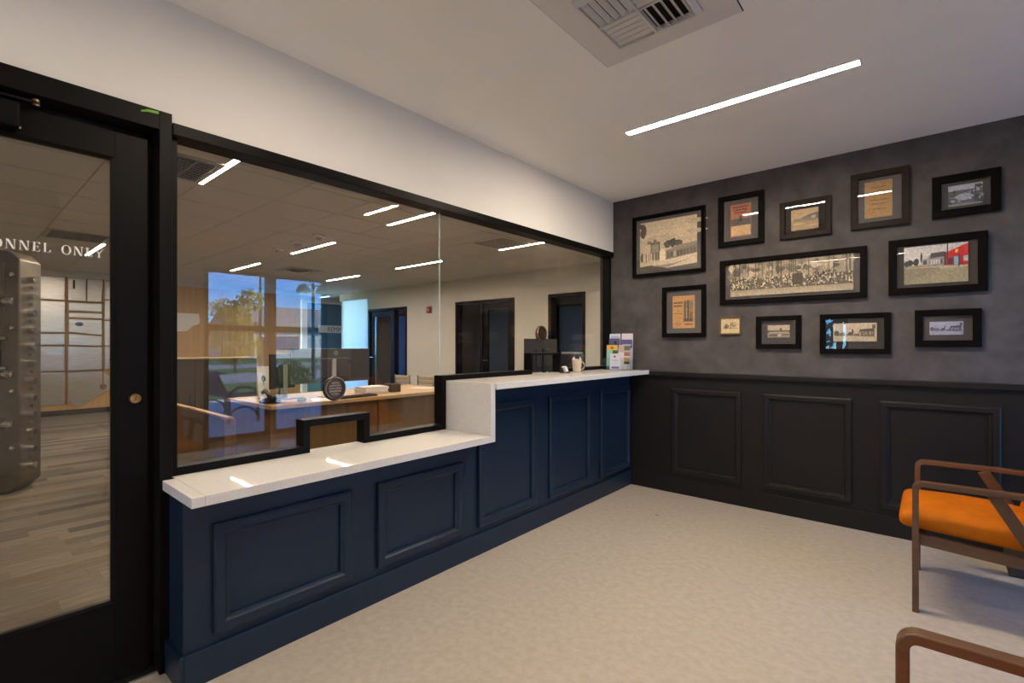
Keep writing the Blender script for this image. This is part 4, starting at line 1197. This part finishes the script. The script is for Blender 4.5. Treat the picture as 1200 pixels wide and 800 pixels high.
def desk_phone():
    t = thing('desk_phone', 'black desk phone with raised handset at the left end of the oak desk', 'phone', (-4.75, 2.05, Z))
    MB().at((-4.72, 2.04, Z), rz=.2, ry=-.35).box(-.09, .09, -.09, .09, .03, .055).build('body', M['plastic_black'], t, bevel=0.006)
    MB().at((-4.72, 2.04, Z), rz=.2).box(-.08, .0, -.07, .07, 0, .05).build('foot', M['plastic_black'], t, bevel=0.004)
    MB().path([(-4.80, 1.97, Z + .10), (-4.74, 1.965, Z + .125), (-4.68, 1.965, Z + .10), (-4.64, 1.97, Z + .06)], .018, 10).build('handset', M['plastic_black'], t, smooth=True)
    for r in range(4):
        for c in range(3):
            MB().at((-4.72, 2.04, Z), rz=.2, ry=-.35).box(-.03 + r * .026, -.014 + r * .026, -.02 + c * .028, .0 + c * .028, .055, .059).build('key', M['plastic_grey'], t)
desk_phone()
t = thing('desk_fan', 'small round black fan beside the smaller monitor on the oak desk', 'fan', (-5.40, 2.40, Z))
fc = (-5.40, 2.40, Z + .19)
MB().tube((fc[0], fc[1], Z), (fc[0], fc[1], Z + .01), .07, n=20).build('base', M['plastic_black'], t)
MB().tube((fc[0] - .02, fc[1], Z + .01), (fc[0] - .02, fc[1], Z + .18), .011).build('stem', M['plastic_black'], t)
MB().path([(fc[0], fc[1] + .10 * math.cos(a), fc[2] + .10 * math.sin(a)) for a in [2 * PI * k / 24 for k in range(24)]], .006, 6, closed=True).build('guard_ring', M['plastic_black'], t)
MB().tube((fc[0] - .03, fc[1], fc[2]), (fc[0] + .02, fc[1], fc[2]), .024, n=14).build('hub', M['plastic_black'], t)
for k in range(3):
    a = k * 2 * PI / 3 + .4
    MB().at(fc, rx=a).prism([(-.02, .02), (.02, .02), (.036, .085), (-.02, .09)], lambda u, v, d: (d + u * .3, u, v), 0, .002).build('blade', M['plastic_black'], t)
for k in range(8):
    a = k * PI / 4
    MB().tube((fc[0] + .012, fc[1], fc[2]), (fc[0] + .012, fc[1] + .098 * math.cos(a), fc[2] + .098 * math.sin(a)), .0016, n=5).build('guard_wire', M['plastic_black'], t)
t = thing('notice_card', 'white card with a small green tree emblem at the left end of the desk', 'card', (-5.35, 2.02, Z))
MB().at((-5.30, 2.19, Z), ry=-.12).box(-.002, .002, -.06, .06, 0, .33).build('card', M['paper'], t)
MB().at((-5.30, 2.19, Z), ry=-.12).box(.0021, .003, -.004, .004, .13, .24).prism(blob(0, .20, .022, .035, 10, .15), lambda u, v, d: (d, u, v), .0021, .003).build('emblem', M['leaf_dark'], t)
t = thing('glass_paperweight', 'small green glass paperweight on the oak desk', 'paperweight', (-4.66, 2.28, Z))
MB().lathe([(0, 0), (.035, .002), (.045, .018), (.035, .034), (0, .042)], (-4.66, 2.28, Z), 18).build('body', M['leaf_green'], t, smooth=True)

def beige_chair(x, y, rz, label):
    t = thing('ribbed_chair', label, 'chair', (x, y, 0), rz, 'beige ribbed chairs behind the desk')
    X = lambda: MB().at((x, y, 0), rz=rz)
    for k in range(6):
        X().box(-.235, -.205, -.17, .17, .50 + k * .060, .555 + k * .060).build('back_rib', M['beige_vinyl'], t, bevel=0.012)
    for k in range(6):
        X().box(-.20 + k * .075, -.13 + k * .075, -.18, .18, .43, .465).build('seat_rib', M['beige_vinyl'], t, bevel=0.012)
    for s in (-1, 1):
        b = X()
        b.path([(-.235, s * .182, .865), (-.22, s * .182, .46), (-.17, s * .19, .44), (.25, s * .19, .44)], .012, 8)
        b.build('side_rail', M['chrome'], t)
        X().path([(-.05, s * .20, .44), (-.10, s * .203, .62), (.18, s * .203, .64), (.20, s * .20, .44)], .010, 8).build('arm_loop', M['chrome'], t)
    X().tube((0, 0, .10), (0, 0, .42), .025).build('column', M['chrome'], t)
    for k in range(5):
        a = k * 2 * PI / 5
        X().tube((0, 0, .10), (.17 * math.cos(a), .17 * math.sin(a), .05), .018, .012).build('base_arm', M['chrome'], t)
        X().at((x, y, 0), rz=rz).lathe([(0, 0.0), (.024, .006), (.028, .025), (.02, .045), (0, .05)], (.17 * math.cos(a), .17 * math.sin(a), 0), 10).build('caster', M['plastic_black'], t)
beige_chair(-5.93, 4.66, 1.55, 'beige ribbed office chair left of its twin, behind the oak desk')
beige_chair(-5.50, 4.75, 1.55, 'beige ribbed office chair close to the black step of the glass frame')

# fire alarm on the far wall
t = thing('fire_alarm', 'small red fire alarm strobe on the far white wall', 'alarm', (-8.44, FY, 2.09))
MB().box(-8.51, -8.37, FY - .05, FY, 2.02, 2.16).build('body', M['red'], t, bevel=0.008)
MB().box(-8.47, -8.41, FY - .065, FY - .05, 2.05, 2.13).build('lens', M['plastic_grey'], t, bevel=0.005)

# far wall doors
def far_door(n, x0, x1, split, leaf_right=True):
    d = struct('door_%d' % n)
    H = 2.21
    fF = lambda u, v, dd: (u, FY - dd, v)
    b = MB()
    b.box(x0, x0 + .06, FY - .02, FY + .14, 0, H).box(x1 - .06, x1, FY - .02, FY + .14, 0, H).box(x0 + .06, x1 - .06, FY - .02, FY + .14, H - .06, H)
    b.build('door_frame', M['black_metal'], d)
    if split is None:
        return d
    MB().box(split - .035, split + .035, FY - .015, FY + .12, 0, H - .06).build('mullion', M['black_metal'], d)
    sa, sb, lx0, lx1 = (x0 + .06, split - .035, split + .04, x1 - .065) if leaf_right else (split + .035, x1 - .06, x0 + .065, split - .04)
    MB().box(sa, sb, FY + .04, FY + .05, 0.10, H - .06).build('sidelight_pane', M['glass'], d)
    MB().box(sa, sb, FY + .0, FY + .09, 0.0, 0.10).build('sidelight_sill', M['black_metal'], d)
    b = MB().box(lx0, lx0 + .12, FY + .02, FY + .065, .01, H - .07).box(lx1 - .12, lx1, FY + .02, FY + .065, .01, H - .07)
    b.box(lx0 + .12, lx1 - .12, FY + .02, FY + .065, H - .19, H - .07).box(lx0 + .12, lx1 - .12, FY + .02, FY + .065, .01, .28)
    b.build('leaf', M['black_metal'], d)
    MB().box(lx0 + .12, lx1 - .12, FY + .038, FY + .048, .28, H - .19).build('pane', M['glass'], d)
    h = MB().tube((lx0 + .06, FY + .02, 1.0), (lx0 + .06, FY - .04, 1.0), .012).build('lever_handle', M['chrome'], d)
    MB().tube((lx0 + .06, FY - .035, 1.0), (lx0 + .18, FY - .035, 1.0), .009).build('lever', M['chrome'], h)
    return d
far_door(2, -10.85, -9.27, -9.78, False)
d3 = far_door(3, -7.60, -5.97, -6.85)
far_door(4, -5.17, -4.40, None)
# open cream door leaf at the right of the third opening
t = struct('door_5')
L = Vector((0.85, -0.53, 0)).normalized()
ang = math.atan2(L.y, L.x)
MB().at((-4.36, FY - .03, 0), rz=ang).box(0, .90, -.022, .022, .01, 2.16).build('leaf', M['office_wall'], t)
for z in (.4, 1.15, 1.9):
    MB().at((-4.36, FY - .03, z), rz=ang).tube((-.008, .024, -.05), (-.008, .024, .05), .010, n=8).build('hinge', M['bronze'], t)

# ================================================================== VAULT DOOR AND METAL ARTWORK
def vault():
    th = math.radians(-33)
    Rc = Vector((-6.05, 0.43, 0))           # near right vertical edge of the face
    t = thing('vault_door', 'massive steel vault door with bolts standing open behind the glass door', 'vault door', (-6.3, 0.2, 0))
    X = Matrix.Translation(Rc) @ Matrix.Rotation(th, 4, 'Z')
    def b_(): 
        m = MB(); m.X = X.copy(); return m
    # local: x = out of face, y = to the right along the face (0 at the right edge, negative to the left)
    c = 0.075
    poly = [(0, 0.01 + c), (0, 2.13 - c), (-c, 2.13), (-1.25 + c, 2.13), (-1.25, 2.13 - c), (-1.25, 0.01 + c), (-1.25 + c, 0.01), (-c, 0.01)]
    b_().prism(poly, lambda u, v, d: (d, u, v), -0.30, 0.0).build('slab', M['vault'], t, bevel=0.012)
    b_().prism([(u * .86 - .09, 1.07 + (v - 1.07) * .9) for u, v in poly], lambda u, v, d: (d, u, v), -0.36, -0.30).build('inner_step', M['vault'], t, bevel=0.01)
    b_().prism(R4(-.80, 1.42, -.10, 2.02), lambda u, v, d: (d, u, v), 0.0, 0.018).build('upper_plate', M['vault'], t, bevel=0.005)
    b_().prism(R4(-.80, .18, -.23, .75), lambda u, v, d: (d, u, v), 0.0, 0.018).build('lower_plate', M['vault'], t, bevel=0.005)
    for z in (.62, 1.05, 1.68):
        o = b_().tube((.055, -1.15, z), (.055, -.05, z), .020, n=12).build('locking_bar', M['chrome'], t)
        for y in (-.36, -.12):
            b_().box(0.0, .085, y - .03, y + .03, z - .05, z + .05).build('bar_bracket', M['chrome'], o, bevel=0.008)
        b_().lathe([(0, -.03), (.03, -.028), (.038, 0), (.03, .028), (0, .03)], (.055, -.05, z), 14, 'y').build('bar_knob', M['chrome'], o)
    lk = b_().box(0.0, .04, -.165, -.125, 1.12, 1.34).build('bolt_lock', M['rubber'], t, bevel=0.004)
    for z in (1.10, 1.36):
        b_().tube((.03, -.20, z), (.03, -.07, z), .022, n=14).build('lock_tube', M['chrome'], lk)
    b_().lathe([(0, .042), (.006, .042), (.006, .04)], (0, -.145, 1.27), 10, 'x').build('indicator', M['tape'], lk)
    for y in (-.05, -.36, -.9):
        for z in (.11, .40, .90, 1.45, 1.92, 2.06):
            if y == -.05 and (z < .15 or z > 2.0): continue
            b_().lathe([(.022, 0), (.020, .010), (.010, .016), (0, .017)], (0.0, y, z), 12, 'x').build('rivet', M['chrome'], t)
    for k in range(12):
        z = .22 + k * .152
        b_().tube((-.13, 0, z), (-.13, .045, z), .030, n=14).build('bolt', M['chrome'], t)
    for k in range(11):
        z = .30 + k * .152
        b_().tube((-.13, 0, z), (-.13, .020, z), .016, n=10).build('bolt', M['chrome'], t)
vault()

def artwork():
    t = thing('metal_wall_artwork', 'large brushed metal plate artwork with copper strips on the oak wall behind the door', 'artwork', (-12.2, 1.7, .3))
    fA_ = lambda u, v, d: (-12.2 + d, u, v)
    cols = [(0.95, 1.21, 1.49, 1.60), None]
    # column left
    P = []
    for z0, z1 in ((2.14, 2.56), (1.54, 2.11), (1.31, 1.51), (0.83, 1.28), (0.20, 0.80)):
        P.append([(1.02, z0), (1.46, z0), (1.46, z1), (1.02, z1)])
    P += [[(1.50, 2.14), (1.755, 2.14), (1.755, 2.56), (1.50, 2.56)], [(1.775, 2.14), (1.98, 2.14), (2.015, 2.56), (1.775, 2.56)],
          [(1.51, 1.95), (1.99, 1.95), (1.99, 2.10), (1.51, 2.10)], [(1.51, 1.82), (1.99, 1.82), (1.99, 1.91), (1.51, 1.91)],
          [(1.51, 1.55), (1.99, 1.50), (1.99, 1.79), (1.51, 1.79)], [(1.51, 1.31), (1.99, 1.29), (1.99, 1.47), (1.51, 1.52)],
          [(1.50, 0.82), (1.99, 0.84), (1.99, 1.26), (1.50, 1.28)],
          [(1.50, 0.28), (1.62, 0.14), (1.70, 0.16), (2.15, 0.46), (2.15, 0.66), (1.99, 0.80), (1.50, 0.79)],
          [(2.03, 2.20), (2.50, 2.20), (2.50, 2.50), (2.03, 2.56)], [(2.03, 1.80), (2.50, 1.80), (2.50, 2.17), (2.03, 2.17)], [(2.03, 1.30), (2.50, 1.30), (2.50, 1.77), (2.03, 1.77)], [(2.03, .84), (2.50, .84), (2.50, 1.27), (2.03, 1.27)]]
    for i, p in enumerate(P):
        MB().prism(p, fA_, 0.012, 0.030 + 0.004 * (i % 3)).build('plate', M['steel'], t, bevel=0.006)
    for u in (1.48, 2.01):
        MB().prism(R4(u - .006, .50 if u > 2 else .2, u + .006, 2.58), fA_, 0.010, 0.045).build('copper_strip', M['copper'], t)
    for z in (2.125, 1.525, 1.295, .815):
        MB().prism(R4(1.02, z - .005, 2.5, z + .005), fA_, 0.006, 0.026).build('copper_strip', M['copper'], t)
    MB().prism(blob(2.01, .50, .05, .055, 14, .02), fA_, 0.012, 0.05).build('pendulum', M['copper'], t)
    MB().prism(R4(1.57, 2.36, 1.60, 2.52), fA_, 0.034, 0.05).build('slot_mark', M['ink_black'], t)
    MB().prism(blob(1.66, 1.70, .06, .04, 14, .02), fA_, 0.038, 0.042).build('emblem', M['blue_paint'], t)
artwork()
# white cut-out panel on the oak wall
t = thing('wall_cutout', 'white cut-out wall shape with curved corner on the oak panelling', 'wall panel', (-12.2, 3.3, 1.8))
MB().prism([(2.55, 1.60), (3.36, 1.60), (3.42, 1.615), (3.47, 1.66), (3.51, 1.71), (3.56, 1.735), (3.63, 1.76), (3.66, 1.80), (3.66, 1.87), (3.64, 1.99), (2.55, 2.00)], lambda u, v, d: (-12.2 + d, u, v), 0.0, 0.03).build('panel', M['map_white'], t)

# ================================================================== OUTDOORS (seen mirrored in the glass)
sbuild(MB().box(WX + 0.14, 8.5, -14, 40, -0.16, -0.04), 'sidewalk', M['concrete'])
sbuild(MB().box(-14, WX + 0.14, -16, -2.62, -0.16, -0.04), 'sidewalk', M['concrete'])
sbuild(MB().box(-13.42, WX + 0.14, 9.6, 60, -0.16, -0.04), 'sidewalk', M['concrete'])  # unseen paving, added to bounce sunlight onto the frosted pane
sbuild(MB().box(8.5, 13.5, -16, 60, -0.16, -0.02), 'lawn', M['grass'])
sbuild(MB().box(13.5, 21.0, -16, 60, -0.20, -0.06), 'road', M['asphalt'])
sbuild(MB().box(21.0, 25.5, -16, 60, -0.16, -0.02), 'lawn', M['grass'])
sbuild(MB().box(25.5, 33.0, -16, 60, -0.20, -0.06), 'road', M['asphalt'])
sbuild(MB().box(33.0, 110, -16, 90, -0.16, -0.02), 'lawn', M['grass'])
sbuild(MB().box(-60, 110, -90, -16, -0.16, -0.02), 'lawn', M['grass'])
sbuild(MB().box(-60, -13.42, -16, 60, -0.16, -0.02), 'lawn', M['grass'])
# unseen building top, raised to keep the pavement in shade
pr = struct('trim_1')
b = MB()
b.box(WX + 0.02, WX + 0.20, -2.7, 9.7, CEIL + 0.3, 6.4).box(-13.5, WX + .2, 9.5, 9.7, CEIL + .3, 6.4).box(WX, WX + .14, PW + .12, 9.6, -.1, CEIL + .3)
b.build('shade_parapet', M['siding'], pr)
cp = struct('trim_2')
MB().box(-10.6, WX, 8.52, 12.0, 2.75, 2.95).build('sun_block_canopy', M['siding'], cp)  # unseen overhang, added to keep the sun off the rear windows

def bench():
    # faces +y, long axis x; the arm end is nearest
    t = thing('park_bench', 'brown metal park bench on the pavement, mirrored in the glass', 'bench', (5.0, 3.35, -0.04))
    z = -0.04
    for x in (4.30, 5.85):
        for y in (3.16, 3.64):
            MB().tube((x, y, z), (x, y, z + .42), .026, n=8).build('leg', M['bench_metal'], t)
        MB().path([(x, 3.16 + .24 * (1 - math.cos(a)), z + .42 + .20 * math.sin(a)) for a in [PI * k / 10 for k in range(11)]], .020, 8).build('arm_loop', M['bench_metal'], t)
        MB().path([(x, 3.18 + .22 * (1 - math.cos(a)), z + .10 + .17 * math.sin(a)) for a in [PI * k / 10 for k in range(11)]], .016, 8).build('brace_loop', M['bench_metal'], t)
        MB().tube((x, 3.16, z + .42), (x, 2.98, z + .86), .022, n=8).build('back_post', M['bench_metal'], t)
    for k in range(9):
        y = 3.17 + k * .056
        MB().box(4.26, 5.90, y, y + .034, z + .42, z + .445).build('seat_slat', M['bench_metal'], t)
    for k in range(26):
        x = 4.29 + k * .0625
        MB().strip([(x, 3.15, z + .46), (x, 2.98, z + .88)], .034, .010, (1, 0, 0)).build('back_slat', M['bench_metal'], t)
    MB().tube((4.26, 2.975, z + .89), (5.90, 2.975, z + .89), .020, n=8).build('top_rail', M['bench_metal'], t)
bench()

def foliage(b, c, r, n, s, squash=1.0):
    for k in range(n):
        while True:
            p = Vector((random.uniform(-1, 1), random.uniform(-1, 1), random.uniform(-1, 1)))
            if 0.25 < p.length < 1: break
        p = Vector((c[0] + p.x * r[0], c[1] + p.y * r[1], c[2] + p.z * r[2]))
        d = Vector((random.gauss(0, 1), random.gauss(0, 1), random.gauss(0, 1))).normalized()
        e = d.orthogonal().normalized()
        f = d.cross(e)
        q = s * random.uniform(.6, 1.3)
        b.bm.faces.new([b.v(p + e * q), b.v(p + f * q * .5), b.v(p - e * q), b.v(p - f * q * .5)])
def tree(name, loc, h, r, leaf, label, n=1400, s=.11, trunk=.10, blobs=5, low=.3):
    t = thing(name, label, 'tree', loc)
    x, y, z = loc
    tr = MB().path([(x, y, z - .1), (x + .03, y, z + h * .25), (x - .02, y + .03, z + h * .5), (x, y, z + h * .85)], trunk, 8).build('trunk', M['bark'], t)
    for k in range(7):
        a = k * 2.4; zz = z + h * (.35 + .07 * k)
        MB().tube((x, y, zz), (x + r * .7 * math.cos(a), y + r * .7 * math.sin(a), zz + h * .16), trunk * .4, trunk * .12, 6).build('branch', M['bark'], tr)
    b = MB()
    for k in range(blobs):
        a = k * 2.4
        rr = r * random.uniform(.45, .6)
        c = (x + r * .5 * math.cos(a), y + r * .5 * math.sin(a), z + h * (low + .1 + (.86 - low) * k / blobs))
        foliage(b, c, (rr, rr, rr * .9), n // blobs, s)
    o = b.build('foliage', leaf, t)
    o['kind'] = 'stuff'
tree('autumn_tree', (20.0, 8.9, -.06), 4.1, 1.25, M['leaf_yellow'], 'yellow green autumn tree beyond the road, mirrored in the glass', 2200, .10, .07, 7, .12)
t = thing('round_shrub', 'clipped round green shrub on the lawn, mirrored in the glass', 'shrub', (8.9, 6.4, -.02))
b = MB(); foliage(b, (8.9, 6.4, .42), (.50, .52, .42), 1800, .055)
o = b.build('foliage', M['leaf_green'], t); o['kind'] = 'stuff'
MB().tube((8.9, 6.4, -.03), (8.9, 6.4, .5), .05, n=8).build('stem', M['bark'], t)
t = thing('street_lamp', 'dark street lamp with domed shade, mirrored in the glass', 'street lamp', (12.2, 8.72, -.02))
MB().tube((12.2, 8.72, -.03), (12.2, 8.72, 3.55), .07, .05, 12).build('pole', M['pole_paint'], t)
MB().tube((12.2, 8.72, 3.45), (12.2, 8.40, 3.50), .025, n=8).build('arm', M['pole_paint'], t)
MB().lathe([(.03, .30), (.10, .28), (.24, .12), (.26, 0), (.24, 0), (.02, .24)], (12.2, 8.36, 3.20), 24).build('shade', M['pole_paint'], t)
MB().lathe([(.03, .30), (.10, .28), (.24, .12), (.26, 0), (.24, 0), (.02, .24)], (12.2, 9.08, 3.20), 24).build('shade', M['pole_paint'], t)
MB().tube((12.2, 8.72, 3.45), (12.2, 9.06, 3.50), .025, n=8).build('arm', M['pole_paint'], t)
t = thing('utility_pole', 'thin pole beyond the road left of the mullion, mirrored in the glass', 'pole', (30.0, 14.1, -.02))
MB().tube((30, 14.1, -.07), (30, 14.1, 7.4), .10, .07, 10).build('pole', M['bark'], t)
MB().box(29.9, 30.1, 13.2, 15.0, 6.9, 7.05).build('cross_arm', M['bark'], t)
t = thing('store_building', 'low cream building with taupe roof across the road, mirrored in the glass', 'building', (49, 30, -.02))
MB().box(45, 58, 19.6, 48, -.05, 2.8).build('wall', M['siding'], t)
MB().prism([(44.6, 2.8), (58.4, 2.8), (52, 5.6), (51, 5.6)], lambda u, v, d: (u, d, v), 19.2, 48.4).build('roof', M['roofing'], t)
for k in range(5):
    wn_ = MB().box(44.93, 45.0, 21.5 + k * 5.2, 24.0 + k * 5.2, .9, 2.2).build('window', M['black_metal'], t)
    MB().box(44.91, 44.93, 21.6 + k * 5.2, 23.9 + k * 5.2, 1.0, 2.1).build('pane', M['blue_paint'], wn_)
MB().box(44.92, 45.0, 19.9, 21.0, 0, 2.1).build('door', M['dark_wood'], t)
tree('conifer_tree', (-2.1, -9.5, -.04), 6.5, 1.1, M['leaf_dark'], 'dark green tree mirrored in the black mounted street postcard', 1500, .12, .10, 7, .05)
for i, (x, y, h, r) in enumerate(((62, 8, 6, 3), (64, 44, 7.5, 3.2), (66, 52, 7, 3))):
    tree('distant_tree', (x, y, -.02), h, r, M['leaf_green'], ['distant green tree left of the mirrored building', 'distant green tree above the mirrored building roof', 'distant green tree at the right end of the mirrored building'][i], 900, .4, .25, 6)
